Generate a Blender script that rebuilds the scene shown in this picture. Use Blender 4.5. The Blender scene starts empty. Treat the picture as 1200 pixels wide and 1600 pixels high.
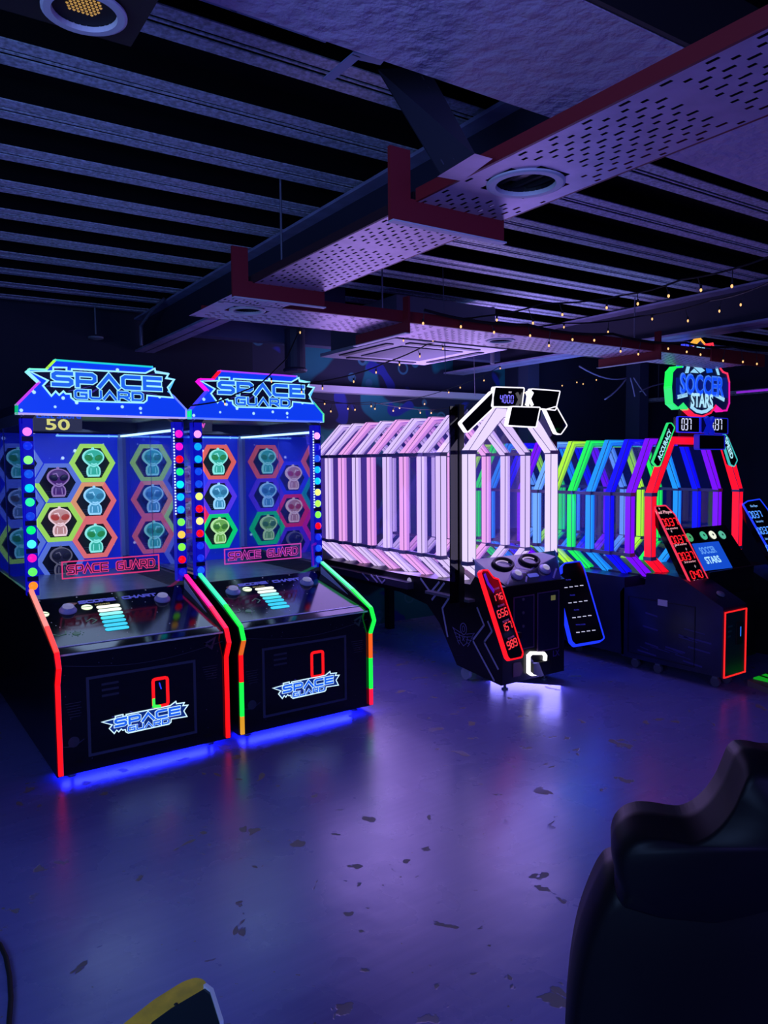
import bpy, math, random
from mathutils import Vector, Matrix
random.seed(7)
S = bpy.context.scene
COL = S.collection

# ------------------------------------------------------------------ camera
FPX, CAMH = 1182.0, 1.6
YAW, PITCH, ROLL = (math.radians(v) for v in (54.88, 3.76, -0.516))
_F = Vector((math.cos(YAW), math.sin(YAW), 0)); _R = Vector((math.sin(YAW), -math.cos(YAW), 0)); _U = Vector((0, 0, 1))
CF = _F*math.cos(PITCH) - _U*math.sin(PITCH)
_U2 = _U*math.cos(PITCH) + _F*math.sin(PITCH)
CR = _R*math.cos(ROLL) + _U2*math.sin(ROLL)
CU = _U2*math.cos(ROLL) - _R*math.sin(ROLL)
CO = Vector((0, 0, CAMH))
cd = bpy.data.cameras.new('camera'); cam = bpy.data.objects.new('camera', cd); COL.objects.link(cam)
cd.sensor_fit = 'HORIZONTAL'; cd.sensor_width = 36.0; cd.lens = 36.0*FPX/1200.0; cd.clip_start = 0.02
cam.matrix_world = Matrix(((CR.x, CU.x, -CF.x, CO.x), (CR.y, CU.y, -CF.y, CO.y), (CR.z, CU.z, -CF.z, CO.z), (0, 0, 0, 1)))
S.camera = cam

# ------------------------------------------------------------------ world, exposure, big lamps
w = bpy.data.worlds.new('world'); S.world = w; w.use_nodes = True
w.node_tree.nodes['Background'].inputs[0].default_value = (0.03, 0.065, 0.40, 1)
w.node_tree.nodes['Background'].inputs[1].default_value = 0.26
S.view_settings.view_transform = 'Standard'; S.view_settings.look = 'None'
S.view_settings.exposure = 0.0; S.view_settings.gamma = 1.0; S.view_settings.use_curve_mapping = False
S.cycles.use_denoising = True
S.cycles.max_bounces = 8; S.cycles.transparent_max_bounces = 24; S.cycles.glossy_bounces = 5
S.cycles.sample_clamp_indirect = 3.0; S.cycles.caustics_reflective = False; S.cycles.caustics_refractive = False

def lamp(name, kind, loc, power, color, size=0.5, size_y=None, aim=None, parent=None, spread=None):
    l = bpy.data.lights.new(name, kind); l.energy = power; l.color = color
    if kind == 'AREA':
        l.size = size
        if size_y: l.shape = 'RECTANGLE'; l.size_y = size_y
        if spread: l.spread = math.radians(spread)
    elif kind == 'POINT': l.shadow_soft_size = size
    o = bpy.data.objects.new(name, l); COL.objects.link(o); o.location = loc
    if aim is not None:
        o.rotation_euler = (Vector(aim)-Vector(loc)).to_track_quat('-Z', 'Y').to_euler()
    if parent is not None:
        o.parent = parent; o.location = Vector(loc)-parent.location
    return o
# added fill lamps for the supposed glow of unseen machines behind the photographer
lamp('rear_blue_fill', 'AREA', (-1.6, 0.4, 1.75), 52, (0.24, 0.42, 1.0), 1.6, 1.0, (1.0, 3.0, 1.2))
lamp('rear_violet_fill', 'AREA', (0.6, -2.2, 1.9), 40, (0.20, 0.17, 1.0), 1.6, 1.0, (2.6, 2.5, 1.8))

# ------------------------------------------------------------------ materials
def lin(c):
    r = []
    for v in c[:3]:
        v = v/255.0
        r.append(v/12.92 if v <= 0.04045 else ((v+0.055)/1.055)**2.4)
    return (r[0], r[1], r[2], 1.0)
_m = {}
def mat(name, col, rough=0.5, metal=0.0, spec=0.5, bump=None, vary=None, coat=0.0):
    if name in _m: return _m[name]
    m = bpy.data.materials.new(name); m.use_nodes = True; nt = m.node_tree; b = nt.nodes['Principled BSDF']
    c = lin(col)
    b.inputs['Base Color'].default_value = c; b.inputs['Roughness'].default_value = rough
    b.inputs['Metallic'].default_value = metal; b.inputs['Specular IOR Level'].default_value = spec
    b.inputs['Coat Weight'].default_value = coat
    tc = nt.nodes.new('ShaderNodeTexCoord')
    if vary:
        n = nt.nodes.new('ShaderNodeTexNoise'); n.inputs['Scale'].default_value = vary[0]; n.inputs['Detail'].default_value = 6
        r = nt.nodes.new('ShaderNodeValToRGB'); k = vary[1]
        r.color_ramp.elements[0].position = 0.35; r.color_ramp.elements[1].position = 0.65
        r.color_ramp.elements[0].color = (c[0]*(1-k), c[1]*(1-k), c[2]*(1-k), 1); r.color_ramp.elements[1].color = c
        nt.links.new(tc.outputs['Object'], n.inputs['Vector']); nt.links.new(n.outputs['Fac'], r.inputs['Fac'])
        nt.links.new(r.outputs['Color'], b.inputs['Base Color'])
    if bump:
        n = nt.nodes.new('ShaderNodeTexNoise'); n.inputs['Scale'].default_value = bump[0]; n.inputs['Detail'].default_value = 5
        bp = nt.nodes.new('ShaderNodeBump'); bp.inputs['Strength'].default_value = bump[1]; bp.inputs['Distance'].default_value = 0.02
        nt.links.new(tc.outputs['Object'], n.inputs['Vector']); nt.links.new(n.outputs['Fac'], bp.inputs['Height'])
        nt.links.new(bp.outputs['Normal'], b.inputs['Normal'])
    _m[name] = m; return m
def emi(col, st=1.0, name=None):
    key = name or 'glow_%d_%d_%d_%g' % (col[0], col[1], col[2], st)
    if key in _m: return _m[key]
    m = bpy.data.materials.new(key); m.use_nodes = True; b = m.node_tree.nodes['Principled BSDF']
    b.inputs['Base Color'].default_value = (0.01, 0.01, 0.012, 1); b.inputs['Roughness'].default_value = 0.4
    b.inputs['Emission Color'].default_value = lin(col); b.inputs['Emission Strength'].default_value = st
    _m[key] = m; return m
def clear(name, tint, refl, rough=0.0, diff=0.0, dcol=(200, 200, 255)):
    if name in _m: return _m[name]
    m = bpy.data.materials.new(name); m.use_nodes = True; nt = m.node_tree
    nt.nodes.remove(nt.nodes['Principled BSDF']); out = nt.nodes['Material Output']
    t = nt.nodes.new('ShaderNodeBsdfTransparent'); t.inputs[0].default_value = lin(tint)
    g = nt.nodes.new('ShaderNodeBsdfGlossy'); g.inputs['Roughness'].default_value = rough; g.inputs[0].default_value = (0.9, 0.9, 1, 1)
    mx = nt.nodes.new('ShaderNodeMixShader'); mx.inputs[0].default_value = refl
    nt.links.new(t.outputs[0], mx.inputs[1]); nt.links.new(g.outputs[0], mx.inputs[2]); last = mx
    if diff:
        d = nt.nodes.new('ShaderNodeBsdfDiffuse'); d.inputs[0].default_value = lin(dcol)
        m2 = nt.nodes.new('ShaderNodeMixShader'); m2.inputs[0].default_value = diff
        nt.links.new(mx.outputs[0], m2.inputs[1]); nt.links.new(d.outputs[0], m2.inputs[2]); last = m2
    nt.links.new(last.outputs[0], out.inputs[0]); _m[name] = m; return m

def starry(name, base, star, scale, st_base=0.0, st_star=1.0, rough=0.3, thr=0.09):
    """printed star field; emission gives base and stars their glow"""
    if name in _m: return _m[name]
    m = bpy.data.materials.new(name); m.use_nodes = True; nt = m.node_tree; b = nt.nodes['Principled BSDF']
    tc = nt.nodes.new('ShaderNodeTexCoord'); v = nt.nodes.new('ShaderNodeTexVoronoi'); v.inputs['Scale'].default_value = scale
    r = nt.nodes.new('ShaderNodeValToRGB'); r.color_ramp.interpolation = 'LINEAR'
    r.color_ramp.elements[0].position = thr*0.7; r.color_ramp.elements[0].color = (1, 1, 1, 1)
    r.color_ramp.elements[1].position = thr; r.color_ramp.elements[1].color = (0, 0, 0, 1)
    mc = nt.nodes.new('ShaderNodeMix'); mc.data_type = 'RGBA'
    mc.inputs[6].default_value = lin(base); mc.inputs[7].default_value = lin(star)
    ms = nt.nodes.new('ShaderNodeMath'); ms.operation = 'MULTIPLY_ADD'; ms.inputs[1].default_value = st_star-st_base; ms.inputs[2].default_value = st_base
    nt.links.new(tc.outputs['Object'], v.inputs['Vector']); nt.links.new(v.outputs['Distance'], r.inputs['Fac'])
    nt.links.new(r.outputs['Color'], mc.inputs[0]); nt.links.new(mc.outputs[2], b.inputs['Base Color'])
    nt.links.new(mc.outputs[2], b.inputs['Emission Color']); nt.links.new(r.outputs['Color'], ms.inputs[0])
    nt.links.new(ms.outputs[0], b.inputs['Emission Strength']); b.inputs['Roughness'].default_value = rough
    _m[name] = m; return m

BLACK = mat('black_laminate', (13, 13, 20), 0.32, spec=0.4)
BLACKM = mat('black_matte', (9, 9, 12), 0.7)
GLOSS = mat('black_gloss_print', (9, 9, 16), 0.08, spec=0.6)
DARKP = mat('dark_navy_panel', (20, 22, 38), 0.45)
STEEL = mat('galvanised_steel', (165, 170, 190), 0.5, 0.3, vary=(35, 0.45))
GREY = mat('grey_aluminium', (120, 122, 140), 0.4, 0.6)
WHITEM = mat('white_painted_steel', (205, 200, 210), 0.5)
REDP = mat('red_painted_steel', (125, 22, 32), 0.55)
CHROME = mat('chrome', (200, 200, 205), 0.2, 1.0)
LIPM = mat('brushed_silver_edge', (225, 222, 230), 0.45, 0.2)
PANELW = mat('pale_side_lining', (170, 175, 215), 0.3)
RUBBER = mat('black_rubber', (8, 8, 9), 0.8)
INNERM = mat('grey_blue_deck', (120, 125, 150), 0.25)
MIRA = clear('half_mirror_acrylic', (200, 208, 255), 0.42, 0.0, 0.07, (90, 110, 255))
GLASS = clear('clear_front_glass', (240, 242, 255), 0.045, 0.0)
HOOPG = clear('lavender_acrylic', (236, 228, 255), 0.07, 0.04, 0.22, (160, 135, 245))
HOOPB = clear('blue_acrylic', (215, 225, 255), 0.07, 0.04, 0.16, (70, 100, 230))
SMOKE = clear('smoked_glass', (60, 62, 90), 0.07, 0.06)

# ------------------------------------------------------------------ geometry helpers
class Fr:
    def __init__(s, o=(0, 0, 0), r=(1, 0, 0), u=(0, 0, 1)):
        s.o = Vector(o); s.r = Vector(r).normalized(); s.u = Vector(u).normalized(); s.n = s.r.cross(s.u)
    def P(s, a, b, c=0.0): return s.o + s.r*a + s.u*b + s.n*c
class World(Fr):
    def __init__(s): pass
    def P(s, a, b, c=0.0): return Vector((a, b, c))
W0 = World()
CA = math.radians(-1.69)                      # the building's grid is turned 1.7 degrees against the machines
class Ceil(Fr):
    def __init__(s): pass
    def P(s, x, y, z=0.0): return Vector((x*math.cos(CA)-y*math.sin(CA), x*math.sin(CA)+y*math.cos(CA), z))
CE = Ceil()
def ray(px, py): return CF + CR*((px-600)/FPX) - CU*((py-800)/FPX)
def at(px, py, ax, v):
    d = ray(px, py); i = 'xyz'.index(ax); k = (v-CO[i])/d[i]; return CO + d*k
def hit(fr, px, py):
    d = ray(px, py); k = (fr.o-CO).dot(fr.n)/d.dot(fr.n); p = CO + d*k - fr.o
    return (p.dot(fr.r), p.dot(fr.u))
def hits(fr, L): return [hit(fr, *p) for p in L]

class MB:
    def __init__(s, fr=W0): s.v = []; s.f = []; s.mi = []; s.fr = fr; s.m = 0; s.sm = False
    def add(s, pts, faces, raw=False):
        n = len(s.v)
        for p in pts: s.v.append(Vector(p) if raw else s.fr.P(*p))
        for f in faces: s.f.append([n+i for i in f]); s.mi.append(s.m)
    def box(s, a0, a1, b0, b1, c0, c1):
        p = [(a0, b0, c0), (a1, b0, c0), (a1, b1, c0), (a0, b1, c0), (a0, b0, c1), (a1, b0, c1), (a1, b1, c1), (a0, b1, c1)]
        s.add(p, [(0, 3, 2, 1), (4, 5, 6, 7), (0, 1, 5, 4), (1, 2, 6, 5), (2, 3, 7, 6), (3, 0, 4, 7)]); return s
    def prism(s, pts, c0, c1):
        k = len(pts)
        ar = sum(pts[i][0]*pts[(i+1) % k][1]-pts[(i+1) % k][0]*pts[i][1] for i in range(k))
        if ar < 0: pts = pts[::-1]
        s.add([(a, b, c0) for a, b in pts]+[(a, b, c1) for a, b in pts],
              [list(range(k))[::-1], list(range(k, 2*k))]+[(i, (i+1) % k, k+(i+1) % k, k+i) for i in range(k)]); return s
    def ribbon(s, path, wd, c0, c1, closed=False, ext=True):
        """strip of width wd along a flat path, mitred, from depth c0 to c1"""
        P = [Vector((p[0], p[1])) for p in path]; n = len(P)
        if n < 2: return s
        if not closed and ext:
            P[0] = P[0] - (P[1]-P[0]).normalized()*wd/2; P[-1] = P[-1] + (P[-1]-P[-2]).normalized()*wd/2
        L = []; R = []
        for i in range(n):
            d1 = (P[i]-P[i-1]).normalized() if (i > 0 or closed) else None
            d2 = (P[(i+1) % n]-P[i]).normalized() if (i < n-1 or closed) else None
            if d1 is None: d1 = d2
            if d2 is None: d2 = d1
            t = (d1+d2)
            t = t.normalized() if t.length > 1e-6 else d1
            nn = Vector((-t.y, t.x)); k = max(0.45, abs(nn.dot(Vector((-d1.y, d1.x)))))
            L.append(P[i]+nn*(wd/2/k)); R.append(P[i]-nn*(wd/2/k))
        m = n if closed else n-1
        base = [(p.x, p.y, c1) for p in L]+[(p.x, p.y, c1) for p in R]+[(p.x, p.y, c0) for p in L]+[(p.x, p.y, c0) for p in R]
        F = []
        for i in range(m):
            j = (i+1) % n
            F += [(n+i, n+j, j, i), (2*n+i, 2*n+j, 3*n+j, 3*n+i), (i, j, 2*n+j, 2*n+i), (3*n+i, 3*n+j, n+j, n+i)]
        if not closed: F += [(0, 2*n, 3*n, n), (n-1, 2*n-1, 4*n-1, 3*n-1)]
        s.add(base, F); return s
    def tube(s, path, r, n=8, closed=False, world=False):
        P = [(Vector(p) if world else s.fr.P(*p)) for p in path]; N = len(P); rings = []
        rr = r if isinstance(r, (list, tuple)) else [r]*N
        for i in range(N):
            if closed: d = P[(i+1) % N]-P[i-1]
            else: d = P[min(i+1, N-1)]-P[max(i-1, 0)]
            d.normalize(); a = Vector((0, 0, 1)) if abs(d.z) < 0.9 else Vector((1, 0, 0))
            x = d.cross(a).normalized(); y = d.cross(x)
            rings.append([P[i]+(x*math.cos(2*math.pi*k/n)+y*math.sin(2*math.pi*k/n))*rr[i] for k in range(n)])
        F = []
        for i in range(N if closed else N-1):
            j = (i+1) % N
            for k in range(n): F.append((i*n+k, i*n+(k+1) % n, j*n+(k+1) % n, j*n+k))
        if not closed: F += [list(range(n))[::-1], [(N-1)*n+k for k in range(n)]]
        s.add([p for q in rings for p in q], F, raw=True); return s
    def lathe(s, a, b, prof, n=20, caps=3):
        """revolve (radius, c) profile round the frame normal at (a, b)"""
        pts = []; F = []
        for r, c in prof:
            for k in range(n): pts.append((a+r*math.cos(2*math.pi*k/n), b+r*math.sin(2*math.pi*k/n), c))
        for i in range(len(prof)-1):
            for k in range(n): F.append((i*n+k, i*n+(k+1) % n, (i+1)*n+(k+1) % n, (i+1)*n+k))
        if caps & 1: F.append(list(range(n))[::-1])
        if caps & 2: F.append([(len(prof)-1)*n+k for k in range(n)])
        s.add(pts, F); return s
    def pillow(s, pts, c0, h, steps=((1, 0), (1, .55), (.93, .85), (.8, 1.0)), ctr=None):
        k = len(pts)
        cx = ctr[0] if ctr else sum(p[0] for p in pts)/k; cy = ctr[1] if ctr else sum(p[1] for p in pts)/k
        V = []; F = []
        for sc, hh in steps:
            for a, b in pts: V.append((cx+(a-cx)*sc, cy+(b-cy)*sc, c0+h*hh))
        for i in range(len(steps)-1):
            for q in range(k): F.append((i*k+q, i*k+(q+1) % k, (i+1)*k+(q+1) % k, (i+1)*k+q))
        F.append(list(range(k))[::-1]); F.append([(len(steps)-1)*k+q for q in range(k)])
        s.add(V, F); return s
    def build(s, name, m, parent=None, smooth=False):
        off = parent_world(parent)
        me = bpy.data.meshes.new(name)
        me.from_pydata([tuple(v-off) for v in s.v], [], s.f)
        ms = m if isinstance(m, (list, tuple)) else [m]
        for q in ms: me.materials.append(q)
        if len(ms) > 1: me.polygons.foreach_set('material_index', s.mi)
        if smooth or s.sm: me.polygons.foreach_set('use_smooth', [True]*len(me.polygons))
        me.validate(); me.update()
        o = bpy.data.objects.new(name, me); COL.objects.link(o)
        if parent is not None: o.parent = parent
        return o
def parent_world(p):
    v = Vector((0, 0, 0))
    while p is not None: v += p.location; p = p.parent
    return v
def tag(o, label=None, cat=None, group=None, kind=None):
    if label: o['label'] = label
    if cat: o['category'] = cat
    if group: o['group'] = group
    if kind: o['kind'] = kind
    return o
def thing(name, loc, label, cat, group=None):
    o = bpy.data.objects.new(name, None); COL.objects.link(o); o.location = loc; o.empty_display_size = 0.1
    return tag(o, label, cat, group)
def struct(name, mb, m): o = mb.build(name, m); o['kind'] = 'structure'; return o

# ---- lettering
G1 = {'S': [[(1, 1), (.15, 1), (0, .85), (0, .65), (.15, .5), (.85, .5), (1, .35), (1, .15), (.85, 0), (0, 0)]],
      'P': [[(0, 0), (0, 1), (.85, 1), (1, .85), (1, .5), (.85, .35), (.15, .35)]],
      'A': [[(-.05, 0), (.5, 1), (1.05, 0)]],
      'C': [[(1, 1), (.15, 1), (0, .85), (0, .15), (.15, 0), (1, 0)]],
      'E': [[(1, 1), (0, 1), (0, 0), (1, 0)], [(.1, .5), (.95, .5)]],
      'G': [[(1, 1), (.15, 1), (0, .85), (0, .15), (.15, 0), (1, 0), (1, .5), (.55, .5)]],
      'U': [[(0, 1), (0, .15), (.15, 0), (.85, 0), (1, .15), (1, 1)]],
      'R': [[(0, 0), (0, 1), (.85, 1), (1, .85), (1, .5), (.85, .38), (.1, .38)], [(.5, .38), (1, 0)]],
      'D': [[(0, 0), (0, 1), (.8, 1), (1, .8), (1, .2), (.8, 0), (0, 0)]],
      'H': [[(0, 0), (0, 1)], [(1, 0), (1, 1)], [(0, .5), (1, .5)]], 'T': [[(0, 1), (1, 1)], [(.5, 1), (.5, 0)]],
      'O': [[(.15, 0), (.85, 0), (1, .15), (1, .85), (.85, 1), (.15, 1), (0, .85), (0, .15), (.15, 0)]], ' ': []}
def strokes(mb, txt, a0, a1, b0, b1, wd, c0, c1, gap=0.35):
    n = len(txt); L = (a1-a0-wd)/(n+(n-1)*gap)
    for i, ch in enumerate(txt):
        x0 = a0+wd/2+i*L*(1+gap)
        for pl in G1[ch]:
            mb.ribbon([(x0+p[0]*L, b0+wd/2+p[1]*(b1-b0-wd)) for p in pl], wd, c0, c1)
    return mb
SEG = {'a': (0, 1, 1, 1), 'b': (1, 1, 1, .5), 'c': (1, .5, 1, 0), 'd': (0, 0, 1, 0), 'e': (0, 0, 0, .5), 'f': (0, .5, 0, 1), 'g': (0, .5, 1, .5)}
DIG = {'0': 'abcdef', '1': 'bc', '2': 'abged', '3': 'abgcd', '4': 'fgbc', '5': 'afgcd', '6': 'afgedc', '7': 'abc', '8': 'abcdefg', '9': 'abcdfg', '-': 'g'}
def digits(mb, txt, a0, b0, wdt, h, th, c0, c1, gap=0.45, slant=0.12):
    for i, ch in enumerate(txt):
        x0 = a0+i*wdt*(1+gap)
        for sgm in DIG.get(ch, ''):
            x1, y1, x2, y2 = SEG[sgm]; e = 0.06
            p = Vector((x0+x1*wdt+slant*y1*h, b0+y1*h)); q = Vector((x0+x2*wdt+slant*y2*h, b0+y2*h)); d = (q-p)
            p = p+d*e*1.5; q = q-d*e*1.5
            mb.ribbon([tuple(p), tuple(q)], th, c0, c1, ext=False)
    return mb
def text(mb, s, ctr, h, c, bold=0.0, width=None, rot=0.0):
    cu = bpy.data.curves.new('t', 'FONT'); cu.body = s; cu.size = 1; cu.align_x = 'CENTER'; cu.align_y = 'CENTER'; cu.offset = bold
    cu.resolution_u = 3
    ob = bpy.data.objects.new('t', cu); COL.objects.link(ob); bpy.context.view_layer.update()
    me = bpy.data.meshes.new_from_object(ob.evaluated_get(bpy.context.evaluated_depsgraph_get()))
    xs = [v.co.x for v in me.vertices]; ys = [v.co.y for v in me.vertices]
    if xs:
        x0, x1, y0, y1 = min(xs), max(xs), min(ys), max(ys); k = h/(y1-y0); kx = width/(x1-x0) if width else k
        pts = []
        for v in me.vertices:
            a = (v.co.x-(x0+x1)/2)*kx; b = (v.co.y-(y0+y1)/2)*k
            pts.append((ctr[0]+a*math.cos(rot)-b*math.sin(rot), ctr[1]+a*math.sin(rot)+b*math.cos(rot), c))
        mb.add(pts, [list(p.vertices) for p in me.polygons])
    bpy.data.objects.remove(ob); bpy.data.curves.remove(cu); bpy.data.meshes.remove(me)
    return mb
def rrect(a0, a1, b0, b1, r, n=4):
    P = []
    for cx, cy, s0 in ((a1-r, b1-r, 0), (a0+r, b1-r, 90), (a0+r, b0+r, 180), (a1-r, b0+r, 270)):
        for k in range(n+1):
            t = math.radians(s0+90*k/n); P.append((cx+r*math.cos(t), cy+r*math.sin(t)))
    return P
def rounded(pts, r, n=3):
    out = []; k = len(pts)
    for i in range(k):
        p0, p, p1 = Vector(pts[i-1]), Vector(pts[i]), Vector(pts[(i+1) % k])
        d0 = (p0-p); d1 = (p1-p); rr = min(r, d0.length*.4, d1.length*.4); d0.normalize(); d1.normalize()
        A = p+d0*rr; B = p+d1*rr
        for j in range(n+1):
            t = j/n; out.append(tuple(A*(1-t)**2+p*2*t*(1-t)+B*t*t))
    return out

# ================================================================== SETTING
# floor: blue-grey paint, scuffed, with flakes where the screed shows
fm = bpy.data.materials.new('painted_floor'); fm.use_nodes = True; nt = fm.node_tree; b = nt.nodes['Principled BSDF']
tc = nt.nodes.new('ShaderNodeTexCoord')
def noise(sc, det=5, dist=0.0, vec=None):
    n = nt.nodes.new('ShaderNodeTexNoise'); n.inputs['Scale'].default_value = sc; n.inputs['Detail'].default_value = det; n.inputs['Distortion'].default_value = dist
    nt.links.new(vec or tc.outputs['Object'], n.inputs['Vector']); return n.outputs['Fac']
def ramp(src, p0, p1, c0=(0, 0, 0, 1), c1=(1, 1, 1, 1)):
    r = nt.nodes.new('ShaderNodeValToRGB'); e = r.color_ramp.elements
    e[0].position = p0; e[1].position = p1; e[0].color = c0; e[1].color = c1; nt.links.new(src, r.inputs['Fac']); return r.outputs['Color']
def mth(op, x, y):
    n = nt.nodes.new('ShaderNodeMath'); n.operation = op
    for i, q in enumerate((x, y)):
        if isinstance(q, (int, float)): n.inputs[i].default_value = q
        else: nt.links.new(q, n.inputs[i])
    return n.outputs[0]
def mixc(fac, c1, c2):
    n = nt.nodes.new('ShaderNodeMix'); n.data_type = 'RGBA'
    nt.links.new(fac, n.inputs[0])
    for i, q in ((6, c1), (7, c2)):
        if isinstance(q, tuple): n.inputs[i].default_value = q
        else: nt.links.new(q, n.inputs[i])
    return n.outputs[2]
flake = mth('MULTIPLY', ramp(noise(7.0, 4, 0.4), 0.645, 0.66), ramp(noise(1.1, 2), 0.42, 0.48))
fleck = mth('MULTIPLY', ramp(noise(34, 3), 0.715, 0.73), ramp(noise(2.3, 2), 0.45, 0.55))
chip = mth('MAXIMUM', flake, fleck)
mapn = nt.nodes.new('ShaderNodeMapping'); mapn.inputs['Rotation'].default_value = (0, 0, 0.9); mapn.inputs['Scale'].default_value = (1, 14, 1)
nt.links.new(tc.outputs['Object'], mapn.inputs[0])
scr = ramp(noise(2.2, 6, 0.2, mapn.outputs[0]), 0.3, 0.7, lin((98, 98, 166)), lin((116, 114, 180)))
cl = mixc(ramp(noise(0.9, 6), 0.3, 0.7), scr, lin((108, 106, 172)))
nt.links.new(mixc(chip, cl, lin((120, 110, 108))), b.inputs['Base Color'])
rg = mth('ADD', mth('MULTIPLY', noise(3.0, 6), 0.16), 0.20)
nt.links.new(mth('ADD', rg, mth('MULTIPLY', chip, 0.35)), b.inputs['Roughness'])
bp = nt.nodes.new('ShaderNodeBump'); bp.inputs['Strength'].default_value = 0.35; bp.inputs['Distance'].default_value = 0.01
nt.links.new(mth('ADD', mth('MULTIPLY', noise(5, 6), 0.6), mth('MULTIPLY', chip, -0.4)), bp.inputs['Height']); nt.links.new(bp.outputs['Normal'], b.inputs['Normal'])
b.inputs['Specular IOR Level'].default_value = 0.55
f = MB(); f.box(-3.0, 9.2, -3.0, 9.2, -0.1, 0.0); struct('floor', f, fm)

# mural wall at the back
mm = bpy.data.materials.new('mural_wall'); mm.use_nodes = True; nt = mm.node_tree; b = nt.nodes['Principled BSDF']
tc = nt.nodes.new('ShaderNodeTexCoord')
blob = ramp(noise(1.6, 1, 0.3), 0.5, 0.52)
blob2 = ramp(noise(2.6, 1, 0.6), 0.6, 0.62)
vor = nt.nodes.new('ShaderNodeTexVoronoi'); vor.inputs['Scale'].default_value = 3.2; nt.links.new(tc.outputs['Object'], vor.inputs['Vector'])
rr = nt.nodes.new('ShaderNodeValToRGB'); e = rr.color_ramp.elements; e[0].position = 0.13; e[0].color = (0, 0, 0, 1); e[1].position = 0.15; e[1].color = (1, 1, 1, 1)
e2 = rr.color_ramp.elements.new(0.19); e2.color = (1, 1, 1, 1); e3 = rr.color_ramp.elements.new(0.21); e3.color = (0, 0, 0, 1)
nt.links.new(vor.outputs['Distance'], rr.inputs['Fac'])
c = mixc(blob, lin((30, 34, 62)), lin((20, 110, 120))); c = mixc(blob2, c, lin((40, 50, 150))); c = mixc(rr.outputs['Color'], c, lin((60, 120, 140)))
nt.links.new(c, b.inputs['Base Color']); b.inputs['Roughness'].default_value = 0.7
f = MB(CE); f.box(2.75, 5.72, 6.24, 6.40, 0, 2.86); struct('wall_back', f, mm)
WALLD = mat('dark_blue_wall', (34, 38, 66), 0.7, vary=(2.0, 0.3))
f = MB(CE); f.box(-3.0, 2.75, 6.24, 6.40, 0, 2.86); f.box(5.72, 9.2, 6.24, 6.40, 0, 2.86); struct('wall_back_plain', f, mat('plain_wall', (20, 24, 44), 0.8))
f = MB(CE); f.box(8.6, 8.75, -3.0, 6.24, 0, 2.86); struct('wall_right', f, WALLD)
f = MB(CE)
for x0, x1 in ((5.72, 8.6),): f.box(x0, x1, 6.05, 6.24, 0, 2.86)
struct('wall_back_right', f, WALLD)
f = MB(CE); f.box(3.2, 5.7, 6.12, 6.24, 2.25, 2.31); struct('trim_1', f, WHITEM)
f = MB(CE); f.box(5.74, 5.9, 5.9, 6.05, 0, 2.78); f.box(7.5, 7.66, 5.85, 6.05, 0, 2.78); struct('trim_2', f, mat('grey_column', (70, 76, 110), 0.6))

# ceiling: dark slab and one galvanised deck rib after another
DZ = 2.78
f = MB(CE); f.box(-3.0, 9.0, -3.0, 6.4, DZ+0.075, DZ+0.2)
ceil = struct('ceiling', f, mat('dark_slab', (14, 12, 17), 0.9, spec=0.1))
rib = None; k0 = 2.39-0.387*13
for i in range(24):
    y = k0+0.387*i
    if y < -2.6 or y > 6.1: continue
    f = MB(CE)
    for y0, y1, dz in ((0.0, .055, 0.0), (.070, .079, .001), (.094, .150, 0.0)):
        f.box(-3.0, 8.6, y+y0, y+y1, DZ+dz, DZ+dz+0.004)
    f.m = 1; f.box(-3.0, 8.6, y+0.002, y+0.148, DZ+0.005, DZ+0.075)  # rib sides and groove backs coloured dark in place of shade
    f.build('deck_rib', [mat('deck_metal', (205, 208, 232), 0.5, 0.1, vary=(70, 0.55)), mat('deck_painted_shade', (10, 9, 13), .9, spec=.1)], ceil)

# plaster downstand across the ceiling
PL = mat('rough_plaster', (215, 186, 215), 0.85, bump=(22, 0.9), vary=(6, 0.15))
f = MB(CE); f.box(-3.0, 8.6, 1.19, 1.63, 2.60, 2.775); struct('trim_3', f, PL)
f = MB(CE); f.box(-3.0, 8.6, 1.172, 1.188, 2.602, 2.775); struct('downstand_dark_cover', f, BLACKM)  # added black sheet that darkens the downstand's near face

def ibeam(name, x0, x1, ya, yb, z0, z1, label):
    f = MB(CE); f.box(x0, x1, ya, yb, z0, z0+.014); f.box(x0, x1, ya, yb, z1-.014, z1); xm = (x0+x1)/2; f.m = 1
    f.box(xm-.005, xm+.005, ya, yb, z0, z1)
    o = f.build(name, [mat('flange_lit', (150, 150, 190), 0.5, 0.1, vary=(9, 0.3)), mat('web_shaded', (30, 32, 52), .6)]); o['kind'] = 'structure'; o['label'] = label  # pale flanges and dark web carry light and shade in their colour
ibeam('steel_beam', 1.72, 1.87, 1.66, 6.2, 2.50, 2.765, 'dark steel ceiling beam left of the perforated cable tray')
ibeam('steel_beam', 4.84, 5.10, 1.66, 6.2, 2.50, 2.765, 'dark steel ceiling beam over the second tunnel game')
f = MB(CE); f.box(1.9, 4.8, 5.3, 5.42, 2.52, 2.76); o = struct('trim_4', f, mat('navy_steel', (64, 68, 100), 0.45))

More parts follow.
